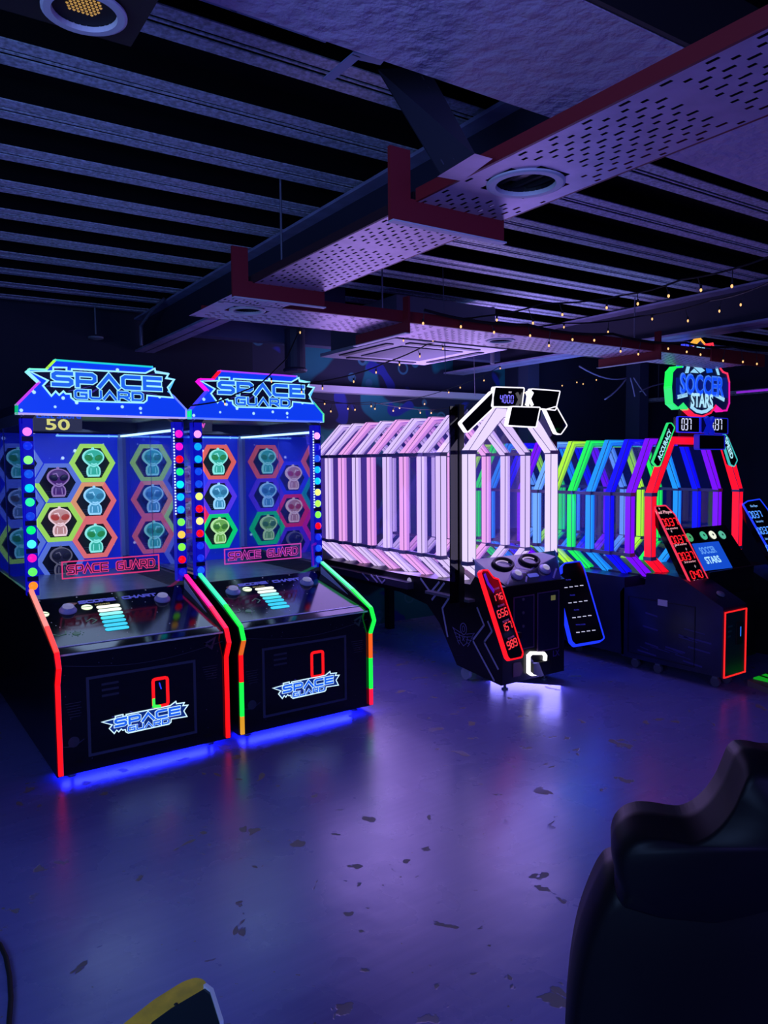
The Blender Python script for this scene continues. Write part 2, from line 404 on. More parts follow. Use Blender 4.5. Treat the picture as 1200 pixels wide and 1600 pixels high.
# ================================================================== SPACE GAME CABINETS
LOGO = [(-0.408, 0.076), (-0.318, 0.032), (-0.345, 0.002), (-0.303, -0.053), (-0.28, -0.026), (-0.262, -0.046), (-0.239, -0.024), (-0.226, -0.038), (-0.201, -0.037), (-0.199, -0.058), (-0.177, -0.076), (0.212, -0.072), (0.231, -0.057), (0.234, -0.027), (0.391, -0.034), (0.361, 0.027), (0.403, 0.076), (0.352, 0.081), (0.368, 0.107), (0.29, 0.112), (0.285, 0.136), (0.228, 0.105), (-0.189, 0.103), (-0.191, 0.089), (-0.219, 0.09), (-0.218, 0.109), (-0.288, 0.106), (-0.289, 0.085)]
MARQ = [(-0.481, 1.885), (-0.479, 1.933), (-0.362, 2.06), (-0.421, 2.117), (-0.408, 2.129), (-0.324, 2.132), (-0.274, 2.188), (0.27, 2.185), (0.285, 2.16), (0.368, 2.15), (0.357, 2.124), (0.403, 2.116), (0.365, 2.042), (0.402, 2.012), (0.475, 1.937), (0.474, 1.885)]
def burst(fr, parent, ca, cb, k, c, glow, fill):
    """the jagged name plate: outline, dark field with rays, SPACE over GUARD"""
    L = [(ca+p[0]*k, cb+p[1]*k) for p in LOGO]
    MB(fr).prism(L, c, c+.002).build('name_plate', fill, parent)
    r = MB(fr); rnd = random.Random(3)
    for i in range(46):
        t = rnd.uniform(0, 2*math.pi); r0 = rnd.uniform(.1, .2); r1 = r0+rnd.uniform(.05, .13)
        p = (ca+math.cos(t)*r0*k*1.6, cb+(.04+math.sin(t)*r0*.28)*k); q = (ca+math.cos(t)*r1*k*1.9, cb+(.04+math.sin(t)*r1*.3)*k)
        if abs(q[0]-ca) < .33*k: r.ribbon([p, q], .0025*k, c+.002, c+.0024, ext=False)
    r.build('ray_print', emi((70, 60, 190), .8), parent)
    MB(fr).ribbon(L, .009*k, c+.001, c+.004, closed=True).build('plate_outline', emi(glow, 1.25), parent)
    for txt, a0, a1, b0, b1, wd in (('SPACE', -.300, .325, .002, .086, .021), ('GUARD', -.182, .212, -.064, -.010, .0125)):
        o = wd*.55
        m1 = strokes(MB(fr), txt, ca+(a0-o/2)*k, ca+(a1+o/2)*k, cb+(b0-o/2)*k, cb+(b1+o/2)*k, (wd+o)*k, c+.003, c+.005); m1.build('letter_outline', emi(glow, 1.2), parent)
        m2 = strokes(MB(fr), txt, ca+a0*k, ca+a1*k, cb+b0*k, cb+b1*k, wd*k, c+.005, c+.007); m2.build('lettering', emi((30, 100, 240), 1.0), parent)

def hexpts(cx, cz, R): return [(cx+R*math.cos(math.radians(60*i)), cz+R*math.sin(math.radians(60*i))) for i in range(6)]
def alien(fr, parent, cx, cz, col, eye, glow=1.0):
    K = 1.22; fr = Fr(fr.P(cx, cz+.008), fr.r*K, fr.u); fr.r = fr.r*K; fr.u = fr.u*K; cx = cz = 0; head = []
    for i in range(28):
        t = 2*math.pi*i/28; x = math.cos(t); y = math.sin(t)
        wdt = .059 if y >= 0 else .059*(1-.46*(-y)**1.9)
        head.append((cx+x*wdt, cz+.028+y*(.047 if y > 0 else .056)))
    body = [(cx+p[0], cz+p[1]) for p in [(-.022, -.022), (-.034, -.038), (-.037, -.060), (-.034, -.078), (-.024, -.086), (.024, -.086), (.034, -.078), (.037, -.060), (.034, -.038), (.022, -.022)]]
    dark = tuple(v*.80 for v in col); brt = tuple(min(255, v*.6+110) for v in col)
    root = MB(fr)
    root.pillow(head, 0, .03, ctr=(cx, cz+.03)); root.pillow(body, 0, .022)
    f0 = root.build('alien_figure', emi(dark, glow), parent, smooth=True)
    r = MB(fr).ribbon(head, .006, .0, .034, closed=True); r.ribbon(body, .006, 0, .026, closed=True)
    r.lathe(cx, cz+.082, [(.007, .0), (.007, .02), (.001, .026)], 8)
    r.ribbon([(cx-.012, cz-.012), (cx, cz-.016), (cx+.014, cz-.012)], .008, .03, .036)
    r.ribbon([(cx-.016, cz-.040), (cx-.018, cz-.072)], .004, .02, .026); r.ribbon([(cx+.016, cz-.040), (cx+.018, cz-.072)], .004, .02, .026)
    r.ribbon([(cx-.030, cz+.046), (cx-.012, cz+.050), (cx-.004, cz+.032)], .005, .03, .036)
    r.ribbon([(cx-.026, cz-.083), (cx+.026, cz-.083)], .012, .0, .026)
    r.build('bright_edge', emi(brt, glow*1.05), f0)
    e = MB(fr)
    for sx in (-1, 1):
        pts = [(cx+sx*.029+(.024*math.cos(t))*math.cos(.35*sx)-.018*math.sin(t)*math.sin(.35*sx), cz+.024+.024*math.cos(t)*math.sin(.35*sx)+.018*math.sin(t)*math.cos(.35*sx)) for t in [2*math.pi*j/14 for j in range(14)]]
        e.pillow(pts, .028, .01)
    e.build('eye', emi(eye, glow*.9), f0, smooth=True)
    s_ = MB(fr)
    for q in range(3): s_.ribbon([(cx-.075+.01*q, cz-.058-.013*q), (cx+.075-.01*q, cz-.058-.013*q)], .0025, -.012, -.010)
    for sx in (-1, 1): s_.ribbon([(cx+sx*.03, cz-.088), (cx+sx*.03, cz-.115)], .003, -.012, -.008)
    s_.build('etched_stand', mat('etch', (70, 80, 100), .4), parent)

def cabinet(x0, label, LP, hexes, marq_cols, edgeL, edgeR, second=False):
    W = .925; Y = 3.966; YB = 5.95; XC = x0+W/2; YP = 4.58
    T = thing('arcade_cabinet', (XC, 5.0, 0), label, 'arcade game', 'two matching space cabinets')
    FX = Fr((x0, 0, 0), (0, 1, 0), (0, 0, 1))         # a = world y, b = z, c = +x from the left side
    side = [(Y+.01, .035), (Y+.01, .51), (Y-.035, .60), (Y, .672), (YP-.02, .893), (YB, .905), (YB, .035)]
    for nm, c0, cols in (('side_panel', 0.0, edgeL), ('side_panel', W-.03, edgeR)):
        sp = MB(FX).prism(side, c0, c0+.03).build(nm, BLACK, T)
        lin_ = MB(FX).prism([(Y+.06, .655), (YP-.03, .880), (YP-.03, .80), (Y+.08, .60)], c0+(.030 if c0 == 0 else -.003), c0+(.033 if c0 == 0 else 0))
        lin_.build('inner_lining', PANELW, sp)
        path = [(Y-.004, .045), (Y-.004, .15), (Y-.004, .28), (Y-.004, .35), (Y-.004, .51), (Y-.049, .60), (Y-.014, .674), (Y+.20, .765), (YP-.02, .905)]
        e = MB(FX); ms = []
        for i, cc in enumerate(cols):
            ms.append(emi(cc, 1.3)); e.m = i
            e.ribbon(path[i:i+2], .014, c0+.004, c0+.026, ext=False)
        e.build('led_edge', ms, sp)
        MB(FX).ribbon(path, .004, c0+.0265, c0+.0285).build('edge_trim', LIPM, sp)
    ZF = Fr((x0, Y+.03, 0))                             # front plane, a = x - x0
    MB().prism([(x0+.03, Y+.03), (x0+W-.03, Y+.03), (x0+W-.03, YB), (x0+.03, YB)], .09, .60).build('base_body', BLACK, T)
    fp = MB(ZF).box(.03, W-.03, .035, .645, 0, .02).build('front_panel', GLOSS, T)
    MB(ZF).ribbon([(.16, .115), (.16, .515), (.725, .515), (.725, .115)], .014, .02, .026, closed=True).build('panel_frame', mat('frame_grey', (62, 62, 88), .5), fp)
    z = MB(ZF); zx = .495 if not second else .485; zz = .30 if not second else .295
    zp = rrect(zx, zx+.078, zz, zz+.150, .012, 2)
    z.ribbon(zp, .016, .02, .025, closed=True)
    z.build('led_zero', emi((255, 18, 18), 1.2), fp)
    if not second:
        MB(ZF).ribbon([(zx, zz+.04), (zx, zz+.005), (zx+.03, zz)], .015, .022, .027).build('green_led_corner', emi((60, 255, 90), 1.0), fp)
        MB(ZF).ribbon([(zx+.034, zz+.125), (zx+.042, zz+.095)], .006, .022, .027).build('blue_led_mark', emi((40, 60, 255), 1.0), fp)
    burst(ZF, fp, .455 if not second else .45, .232, .565, .022, (200, 235, 255), emi((8, 50, 150), .6))
    d = MB(ZF)                                          # faint printed ornaments
    for ax, az in ((.075, .19), (.075, .47)):
        pass
    d.lathe(.085, .20, [(.028, .0202), (.0, .0206)], 16); d.ribbon([(.035, .185), (.085, .175), (.135, .205)], .004, .0203, .021)
    for q in range(6): d.ribbon([(.05+.004*q, .40-.014*q), (.125-.006*(q % 2), .40-.014*q)], .003, .0202, .021)
    for q in range(6): d.ribbon([(.775+.004*q, .47-.014*q), (.86-.006*(q % 2), .47-.014*q)], .003, .0202, .021)
    d.ribbon([(.79, .60), (.85, .625), (.83, .57), (.79, .60)], .012, .0202, .021)
    for q in range(3): d.ribbon([(.235, .47-.03*q), (.31, .47-.03*q)], .012, .0202, .021)
    rnd = random.Random(5)
    for q in range(26):
        a, b_ = rnd.uniform(.05, .88), rnd.uniform(.06, .62)
        if .15 < a < .74 and .1 < b_ < .53: continue
        d.lathe(a, b_, [(.0035, .0202), (0, .0206)], 6)
    ar = [(.03+.865*i/16, .60-.05*math.sin(math.pi*i/16)) for i in range(17)]; d.ribbon(ar, .003, .0202, .021)
    d.build('faint_print', mat('faint_ink', (52, 48, 70), .5), fp)
    MB(ZF).box(.03, W-.03, .648, .657, -.01, .030).build('lip_trim', LIPM, T)
    # sloped control deck
    MB().add([(x0+.03, Y+.01, .66), (x0+W-.03, Y+.01, .66), (x0+W-.03, Y+.03, .70), (x0+.03, Y+.03, .70)], [(0, 1, 2, 3)])
    ap = MB(); ap.add([(x0+.03, Y+.002, .66), (x0+W-.03, Y+.002, .66), (x0+W-.03, Y+.05, .678), (x0+.03, Y+.05, .678)], [(0, 1, 2, 3)]); ap.build('deck_apron', GLOSS, T)
    D0 = Vector((x0, Y+.05, .678)); D1 = Vector((x0, YP+.02, .842)); DF = Fr(D0, (1, 0, 0), D1-D0); DL = (D1-D0).length
    dk = MB(DF).box(.03, W-.03, 0, DL, -.02, 0).build('control_deck', mat('deck_print', (10, 9, 22), .10, spec=.22), T)
    MB(DF).ribbon([(.04, .012), (W-.07, .012)], .012, 0, .003).build('deck_edge_strip', mat('lilac_strip', (150, 140, 210), .3), dk)
    DK = DF; DF = Fr(D0+DF.u*.062, DF.r, DF.u)
    for bx, by in ((.175, .355), (.71, .365)):
        MB(DF).lathe(bx, by, [(.047, 0), (.047, .008), (.036, .022), (.034, .026)], 24).build('button_ring', mat('lilac_plastic', (165, 160, 215), .35), dk, smooth=False)
        MB(DF).lathe(bx, by, [(.030, .024), (.029, .034), (.018, .040), (0.001, .042)], 20).build('push_button', emi((150, 150, 215), .55), dk, smooth=True)
    for bx, by in ((.045, .345), (.280, .372)):
        g = MB(DF).lathe(bx, by, [(.030, 0), (.030, .004), (.001, .005)], 20).build('round_lamp', emi((225, 245, 205), 1.3), dk)
        MB(DF).ribbon([(bx-.03, by), (bx+.03, by)], .004, .005, .0065).build('lamp_bar', mat('lampbar', (90, 110, 60), .5), g)
    bars = [(255, 255, 235), (235, 255, 245), (140, 235, 235), (60, 215, 225), (30, 195, 225), (30, 195, 230), (40, 200, 240)]
    for i, cc in enumerate(bars):
        bx0 = .328-.0045*i; bx1 = .459-.0052*i; by = .355-.047*i
        MB(DF).prism(rrect(bx0, bx1, by-.016, by+.016, .0155, 4), 0, .003).build('score_bar', emi(cc, 1.15), dk)
    s = MB(DF); strokes(s, 'SCORE CHART', .25, .70, .425, .465, .0105, 0, .002, .32); s.build('deck_lettering', emi((66, 66, 190), .75), dk)
    t_ = MB(DF); text(t_, 'SCORES', (.37, .392), .014, .002, .02, .085); t_.build('small_lettering', emi((190, 180, 90), .6), dk)
    o_ = MB(DF); o_.lathe(.155, .075, [(.022, 0), (.018, .003), (.001, .004)], 14)
    for q in range(8):
        t = q*math.pi/4; o_.lathe(.155+.036*math.cos(t), .075+.030*math.sin(t), [(.004, 0), (.001, .002)], 6)
    o_.ribbon([(.04, .10), (.07, .075), (.105, .085), (.11, .12)], .006, 0, .002); o_.ribbon([(.235, .20), (.27, .23), (.29, .20), (.26, .17)], .006, 0, .002)
    o_.build('deck_ornament', emi((60, 110, 90), .35), dk)
    o_ = MB(DF); o_.ribbon([(.17, .43), (.21, .415), (.235, .44), (.20, .45), (.17, .43)], .012, 0, .002); o_.build('deck_ornament', emi((120, 50, 45), .35), dk)
    sc = MB(DK); rnd = random.Random(9)
    for q in range(22): sc.lathe(rnd.uniform(.06, .87), rnd.uniform(.03, DL-.04), [(.0035, 0), (0.0005, .002)], 6)
    for q in range(5): sc.lathe(.06+.2*q, DL-.022, [(.005, 0), (.001, .003)], 8)
    sc.build('deck_stars', emi((150, 150, 190), .5), dk)
    # lamp posts left and right of the glass
    BL = emi((10, 10, 210), .7)
    for sx, cols in ((0, LP[0]), (1, LP[1])):
        a0 = 0.0 if sx == 0 else W-.062
        po = MB(Fr((x0, YP, 0))).box(a0, a0+.062, .87, 1.86, -.05, 0).build('lamp_post', [BL], T)
        for i, cc in enumerate(cols):
            zz = 1.787-.0783*i
            if zz < .9: continue
            dim = cc[1] if isinstance(cc[0], tuple) else 1.35; c_ = cc[0] if isinstance(cc[0], tuple) else cc
            MB(Fr((x0, YP, 0))).lathe(a0+.031, zz, [(.0235, 0), (.0235, .006), (.016, .013), (.001, .016)], 18).build('round_lamp', emi(c_, dim), po, smooth=True)
        # black bars between some lamps
        bb = MB(Fr((x0, YP, 0)))
        for i in range(0, len(cols)-1, 2): bb.box(a0+.002, a0+.060, 1.787-.0783*i-.052, 1.787-.0783*i-.026, 0, .001)
        bb.build('lamp_post_band', mat('deep_blue_band', (8, 10, 60), .3), po)
        MB(Fr((x0, YP, 0))).prism([(a0, 1.86), (a0+.062, 1.86), (a0+(.11 if sx == 0 else -.03), 1.92), (a0+(.06 if sx == 0 else -.09)+.005, 1.92)], -.05, 0).build('post_bracket', DARKP, T)
    # glazed case
    MB().box(x0+.062, x0+W-.062, YP-.03, YP-.026, .845, 1.86).build('front_glass', GLASS, T)
    for sx in (0, 1):
        a = x0+.004 if sx == 0 else x0+W-.008
        MB().box(a, a+.004, YP, YB-.06, .905, 1.83).build('side_window', MIRA, T)
        for yy in (YP+.62,):
            MB().box(a-.001, a+.005, yy, yy+.004, .905, 1.83).build('window_joint', mat('joint', (60, 70, 150), .4), T)
    MB().box(x0+.01, x0+W-.01, YP, YB, .80, .81).build('case_floor', INNERM, T)
    MB().add([(x0+.55, YP+.05, .83), (x0+W-.03, YP+.05, .83), (x0+W-.03, YB-.1, .83), (x0+.70, YB-.5, .83)], [(0, 1, 2, 3)])
    bkp = MB().box(x0+.01, x0+W-.01, YB-.055, YB-.03, .81, 1.83).build('back_panel', starry('star_panel', (20, 44, 195), (200, 225, 255), 10, .55, 1.0, .4, .15), T)  # glow in the print stands in for light from the top strips
    MB().box(x0+.005, x0+.035, YB-.09, YB-.05, .81, 1.83).build('corner_pillar', mat('pale_pillar', (150, 165, 220), .3), T)
    MB().box(x0+W-.035, x0+W-.005, YB-.09, YB-.05, .81, 1.83).build('corner_pillar', mat('pale_pillar', (150, 165, 220), .3), T)
    HF = Fr((x0, YB-.07, 0))
    for (hx, hz, cols, acol, eye, glow) in hexes:
        h = MB(HF); ms = []
        R0, R1 = .163, .128
        for i in range(6):
            p = hexpts(hx, hz, R0); q = hexpts(hx, hz, R1); j = (i+1) % 6; h.m = i; ms.append(emi(cols[i % len(cols)], .95))
            V = [(*p[i], 0), (*p[j], 0), (*q[j], 0), (*q[i], 0), (*p[i], .03), (*p[j], .03), (*q[j], .03), (*q[i], .03)]
            h.add(V, [(4, 5, 6, 7), (0, 1, 5, 4), (3, 7, 6, 2)])
        ho = h.build('hexagon_frame', ms, T)
        MB(HF).prism(hexpts(hx, hz, R1), -.005, .004).build('hexagon_inset', BLACKM, ho)
        alien(Fr((x0, YB-.095, 0)), ho, hx, hz, acol, eye, glow)
    # neon etched sign low on the glass
    NF = Fr((x0, YP-.034, 0)); n_ = MB(NF); a0, a1, z0_, z1_ = .18, .735, .955, 1.050
    n_.ribbon([(a0, z0_), (a1, z0_), (a1, z1_), (a0, z1_)], .007, 0, .002, closed=True)
    pk = (235, 60, 130) if not second else (215, 70, 190)
    n_.build('neon_border', emi(pk, .85), T)
    n_ = MB(NF); strokes(n_, 'SPACE GUARD', a0+.022, a1-.022, z0_+.018, z1_-.018, .0155, 0, .0015, .3); n_.build('neon_lettering', emi(pk, .9), T)
    n_ = MB(NF); strokes(n_, 'SPACE GUARD', a0+.026, a1-.026, z0_+.022, z1_-.022, .0065, .0015, .0025, .315); n_.build('neon_core', emi((40, 15, 70), .6), T)
    # top box, led strips, score read-out
    MB().box(x0+.01, x0+W-.01, YP-.018, YB, 1.895, 1.95).build('top_box', mat('dark_roof', (28, 32, 60), .5), T)
    MB().box(x0+.01, x0+W-.01, YP+.9, YP+.91, 1.825, 1.895).build('header_panel', starry('header_print', (10, 12, 34), (120, 140, 200), 14, .1, .7, .5, .1), T)
    for a in (x0+.003, x0+W-.010): MB().box(a, a+.007, YP, YB, 1.83, 1.895).build('side_header', mat('grey_header', (70, 74, 105), .5), T)
    MB().box(x0+W-.022, x0+W-.012, YP+.02, YB-.1, 1.808, 1.822).build('led_strip', emi((190, 240, 255), 2.2), T)
    MB().box(x0+.45, x0+W-.02, YB-.085, YB-.075, 1.808, 1.820).build('led_strip', emi((120, 200, 255), 1.3), T)
    v = MB()
    for q in range(30): v.box(x0+W-.074, x0+W-.066, YP-.024, YP-.018, 1.815-.018*q-.005, 1.815-.018*q+.005)
    v.build('led_dots', emi((225, 245, 255), 1.5), T)
    SFr = Fr((x0, YP+.22, 0))
    q_ = hits(SFr, [(50, 651), (128, 651), (128, 673), (50, 673)] if not second else [(306, 657), (331, 657), (331, 674), (306, 674)])
    rp = MB(SFr).prism(q_, -.004, .004).build('score_screen', emi((70, 74, 92), .55), T)
    if not second:
        t_ = MB(SFr); text(t_, '50', hit(SFr, 90, 663.5), .066, .006, .02, .135); t_.build('screen_digits', emi((240, 235, 120), 1.1), rp)
        t_ = MB(SFr); text(t_, 'Last Score', hit(SFr, 92, 650), .030, .006, .035, .25); t_.build('screen_words', emi((20, 70, 220), 1.0), rp)
    else:
        t_ = MB(SFr); text(t_, 'v', hit(SFr, 317, 665), .03, .006, .05); t_.build('screen_mark', emi((235, 90, 200), 1.0), rp)
    # marquee sign
    MF = Fr((XC, YP-.02, 0))
    mq = MB(MF).prism(MARQ, 0-.045, 0).build('marquee', starry('marquee_print', (12, 62, 225), (170, 220, 255), 15, .85, 1.1, .3, .17), T)
    e = MB(MF); ms = []
    M_ = MARQ
    for i in range(len(M_)):
        e.m = i; ms.append(emi(marq_cols[i % len(marq_cols)], 1.15)); e.ribbon([M_[i], M_[(i+1) % len(M_)]], .010, -.047, .004)
    e.build('marquee_edge', ms, mq)
    burst(MF, mq, 0, 2.04, 1.0, .002, (150, 225, 255), emi((8, 10, 50), .5))
    for sx in (.09, W-.09):
        ft = MB(); ft.fr = Fr((x0+sx, Y+.10, 0), (1, 0, 0), (0, 1, 0)); ft.lathe(0, 0, [(.026, 0), (.026, .012), (.010, .016), (.010, .09)], 14); ft.build('levelling_foot', GREY, T)
    u = MB().box(x0+.05, x0+W-.05, Y+.16, Y+.18, .078, .088).build('under_led_strip', emi((10, 10, 255), 3.0), T)
    lamp('under_glow', 'AREA', (XC, Y+.14, .075), 9, (0.01, 0.015, 1.0), W-.1, .05, (XC, Y+.02, 0), T)
    lamp('case_light', 'AREA', (XC+.1, YP+.5, 1.80), 4.5, (0.55, 0.75, 1.0), .6, .6, (XC, YP+.6, .9), T)
    return T

lime, slate, orange, salmon, red = (182, 250, 90), (100, 130, 222), (255, 172, 112), (255, 122, 114), (255, 12, 12)
aq, aqe, lb, lbe, pkw, pke = (70, 235, 190), (40, 150, 70), (90, 200, 235), (50, 130, 160), (255, 185, 170), (190, 70, 50)
P1 = [((255, 120, 225), ((15, 50, 255), .9), (130, 255, 120), ((20, 90, 255), .9), (0, 200, 255), (40, 240, 150), ((20, 70, 255), .8), (0, 235, 110), (70, 230, 235), (235, 10, 170), (90, 250, 90), (255, 130, 20)),
      ((235, 10, 190), (225, 10, 190), (255, 0, 10), (0, 220, 120), (0, 220, 235), (0, 180, 255), (0, 160, 255), (110, 240, 80), (255, 190, 70), (120, 245, 60), (255, 0, 10), ((20, 30, 255), .8))]
P2 = [((255, 150, 235), (0, 150, 255), (0, 165, 255), ((10, 80, 255), .9), ((10, 80, 255), .9), (215, 240, 110), (255, 0, 10), (255, 225, 130), (255, 0, 10), ((15, 50, 255), .9), ((15, 50, 255), .9), ((20, 90, 255), 1)),
      ((255, 160, 240), ((10, 20, 230), .8), ((20, 90, 255), 1), (0, 175, 255), (0, 190, 255), (230, 240, 120), (170, 245, 80), (130, 240, 70), (255, 0, 10), ((15, 50, 255), .9), ((20, 80, 255), 1), ((25, 110, 255), 1))]
hx1 = [(.190, 1.614, [slate], aq, aqe, 1), (.190, 1.330, [slate], (110, 170, 200), (80, 90, 80), .9), (.190, 1.048, [slate, slate, lime, lime, lime, slate], aq, aqe, 1),
       (.449, 1.472, [slate, slate, slate, lime, slate, slate], (105, 50, 150), (20, 15, 50), .8), (.449, 1.186, [lime], pkw, pke, 1.1), (.449, .90, [slate], (60, 60, 90), (30, 30, 40), .4),
       (.697, 1.614, [lime], aq, aqe, 1.1), (.697, 1.330, [salmon, orange, orange, orange, salmon, salmon], lb, lbe, 1.1), (.697, 1.048, [salmon], aq, aqe, 1.1)]
green, indigo = (0, 235, 120), (95, 60, 240)
hx2 = [(.190, 1.614, [(255, 110, 90)], aq, aqe, 1), (.190, 1.330, [(0, 170, 170)], aq, aqe, 1), (.190, 1.048, [(235, 20, 160)], aq, aqe, 1),
       (.449, 1.472, [(50, 60, 255)], pkw, pke, 1), (.449, 1.186, [(255, 40, 100)], pkw, pke, 1), (.449, .90, [(90, 40, 220)], (60, 60, 90), (30, 30, 40), .4),
       (.697, 1.614, [(255, 110, 85)], aq, aqe, 1.1), (.697, 1.330, [indigo], lb, lbe, 1.1), (.697, 1.048, [green], (140, 225, 80), (60, 130, 30), 1.1)]
mc1 = [(0, 170, 110), (190, 60, 230), (150, 230, 255), (120, 235, 220), (120, 240, 210), (170, 245, 60), (30, 200, 200), (60, 140, 255), (150, 210, 255), (120, 200, 255), (90, 180, 255), (80, 190, 255), (90, 130, 255), (110, 130, 255), (150, 150, 255), (170, 160, 235)]
mc2 = [(0, 225, 140), (60, 60, 255), (230, 20, 230), (225, 10, 200), (240, 30, 220), (255, 10, 40), (160, 60, 255), (60, 160, 255), (120, 230, 255), (120, 220, 255), (90, 200, 255), (80, 190, 255), (60, 130, 255), (60, 200, 160), (110, 255, 170), (90, 120, 255)]
cabinet(.778, 'left one of two black space-game cabinets, red light edges, screen showing 50', P1, hx1, mc1,
        [red, red, red, red, red, (255, 20, 30), (255, 60, 50), (235, 130, 120)], [red, red, red, red, red, (255, 20, 40), (255, 20, 80), (250, 20, 150)])
GR = (20, 245, 70)
cabinet(1.762, 'right one of two black space-game cabinets, green light edges, sign crossed by a garland', P2, hx2, mc2,
        [(200, 140, 30), GR, GR, red, (200, 90, 20), GR, GR, (40, 230, 170)], [(255, 20, 60), GR, GR, (230, 90, 20), GR, GR, GR, (60, 235, 150)], second=True)

# ================================================================== TUNNEL GAMES
def hoop_path(xa, xb, zr0, zr1, zt, zb, inset):
    return [(xa+inset, zb), (xa, zr0), (xa, zr1), (xa+inset, zt), (xb-inset, zt), (xb, zr1), (xb, zr0), (xb-inset, zb)]
def hoop(T, xa, xb, y, zr0, zr1, zt, zb, inset, wr, dy, m, trim):
    path = hoop_path(xa, xb, zr0, zr1, zt, zb, inset)
    fr = Fr((0, y, 0))
    o = MB(fr).ribbon(path, wr, -dy, 0).build('light_hoop', m, T)
    g = MB(fr)
    for i in (1, 2, 5, 6):
        px, pz = path[i]; g.box(px-wr*.62, px+wr*.62, pz-.014, pz+.014, -dy-.003, .004)
    g.build('corner_clip', trim, o)
    k = MB(fr)
    for sg in (-1, 1):
        q = [(p[0]+(wr*.5*sg if p[0] < (xa+xb)/2 else -wr*.5*sg)*(1 if 0 < i < 7 else .7), p[1]+(0 if i in (1, 2, 5, 6) else (wr*.42*sg*(-1 if i in (3, 4) else 1)))) for i, p in enumerate(path)]
        k.ribbon(q, .0035, -.002, .002, ext=False)
    k.build('edge_line', mat('edge_lilac', (120, 108, 150), .5), o)
    return o
TRIM = mat('grey_clip', (120, 112, 150), .5)
def tunnel(T, xa, xb, ys, zr0, zr1, zt, zb, inset, wr, dy, cols, glass, yend):
    for y, cc in zip(ys, cols): hoop(T, xa, xb, y, zr0, zr1, zt, zb, inset, wr, dy, cc, TRIM)
    y0 = ys[0]+.02
    for sx, x in ((-1, xa), (1, xb)):
        inn = x-sx*inset
        for z in (zr0, zr1):
            MB().box(x-.012, x+.012, y0, yend, z-.012, z+.012).build('side_rail', TRIM, T)
        p = MB()
        p.add([(x, y0, zr0), (x, yend, zr0), (x, yend, zr1), (x, y0, zr1)], [(0, 1, 2, 3)])
        p.add([(x, y0, zr1), (x, yend, zr1), (inn, yend, zt), (inn, y0, zt)], [(0, 1, 2, 3)])
        p.add([(x, y0, zr0), (x, yend, zr0), (inn, yend, zb), (inn, y0, zb)], [(0, 1, 2, 3)])
        p.build('acrylic_panel', glass, T)
    MB().box(xa+inset-.02, xb-inset+.02, y0, yend, zb-.03, zb).build('tunnel_bed', mat('bed_dark', (60, 58, 80), .35), T)
    MB().prism([(xa+inset, y0), (xb-inset, y0), (xb-inset, yend), (xa+inset, yend)], zt-.002, zt+.002).build('roof_sheet', glass, T)

def framed_screen(fr, pts, parent, glow, gs=1.4, th=.03, wb=.008, name='score_display', r=.012, face=GLOSS, lip=None):
    P = rounded(pts, r)
    o = MB(fr).prism(P, -th, 0).build(name, face, parent)
    MB(fr).ribbon(P, wb, -(lip or th)-.001, .004, closed=True).build('light_border', emi(glow, gs), o)
    return o

# --- first: white tunnel
LAV, PNK, WHT = emi((222, 196, 255), 1.0, 'lavender_tube'), emi((238, 166, 242), 1.0, 'pink_tube'), emi((226, 208, 255), 1.12, 'white_tube')
T = thing('tunnel_game', (3.95, 4.6, 0), 'white-lit tunnel throwing game with display reading 4000 above its mouth', 'arcade game')
ys = [3.96]+[4.25+.2257*i for i in range(9)]
cols = [WHT, LAV, LAV, PNK, LAV, PNK, LAV, PNK, LAV, LAV]
hoop(T, 3.535, 4.37, 3.96, .885, 1.665, 1.945, .70, .27, .075, .06, WHT, TRIM)
tunnel(T, 3.52, 4.385, ys[1:], .90, 1.655, 1.93, .66, .28, .055, .055, cols[1:], HOOPG, 6.1)
MB().prism([(3.52, .90), (3.52, 1.655), (3.80, 1.93), (4.10, 1.93), (4.385, 1.655), (4.385, .90), (4.10, .66), (3.80, .66)], 0, 0)
e_ = MB(Fr((0, 6.12, 0))).prism([(3.52, .90), (3.52, 1.655), (3.80, 1.93), (4.10, 1.93), (4.385, 1.655), (4.385, .90), (4.10, .66), (3.80, .66)], -.01, 0)
e_.build('end_panel', mat('lilac_end', (120, 105, 190), .4), T)
# black portal behind the mouth
MB().box(3.50, 3.545, 4.05, 4.10, .56, 2.0).build('portal_post', BLACK, T)
MB().box(3.425, 3.50, 4.06, 4.07, .60, 1.985).build('smoked_side_glass', SMOKE, T)
MB().box(4.42, 4.50, 4.05, 4.10, .60, 1.75).build('portal_post', BLACK, T)
MB(Fr((0, 4.08, 0))).prism([(3.56, 1.74), (3.62, 1.90), (3.60, 1.97), (3.55, 1.93)], 0, .004).build('portal_fin', clear('lilac_fin', (190, 180, 230), .1, .1, .3), T)
MB(Fr((0, 4.08, 0))).prism([(4.40, 1.74), (4.34, 1.90), (4.36, 1.99), (4.47, 1.80)], 0, .004).build('portal_fin', clear('lilac_fin', (190, 180, 230), .1, .1, .3), T)
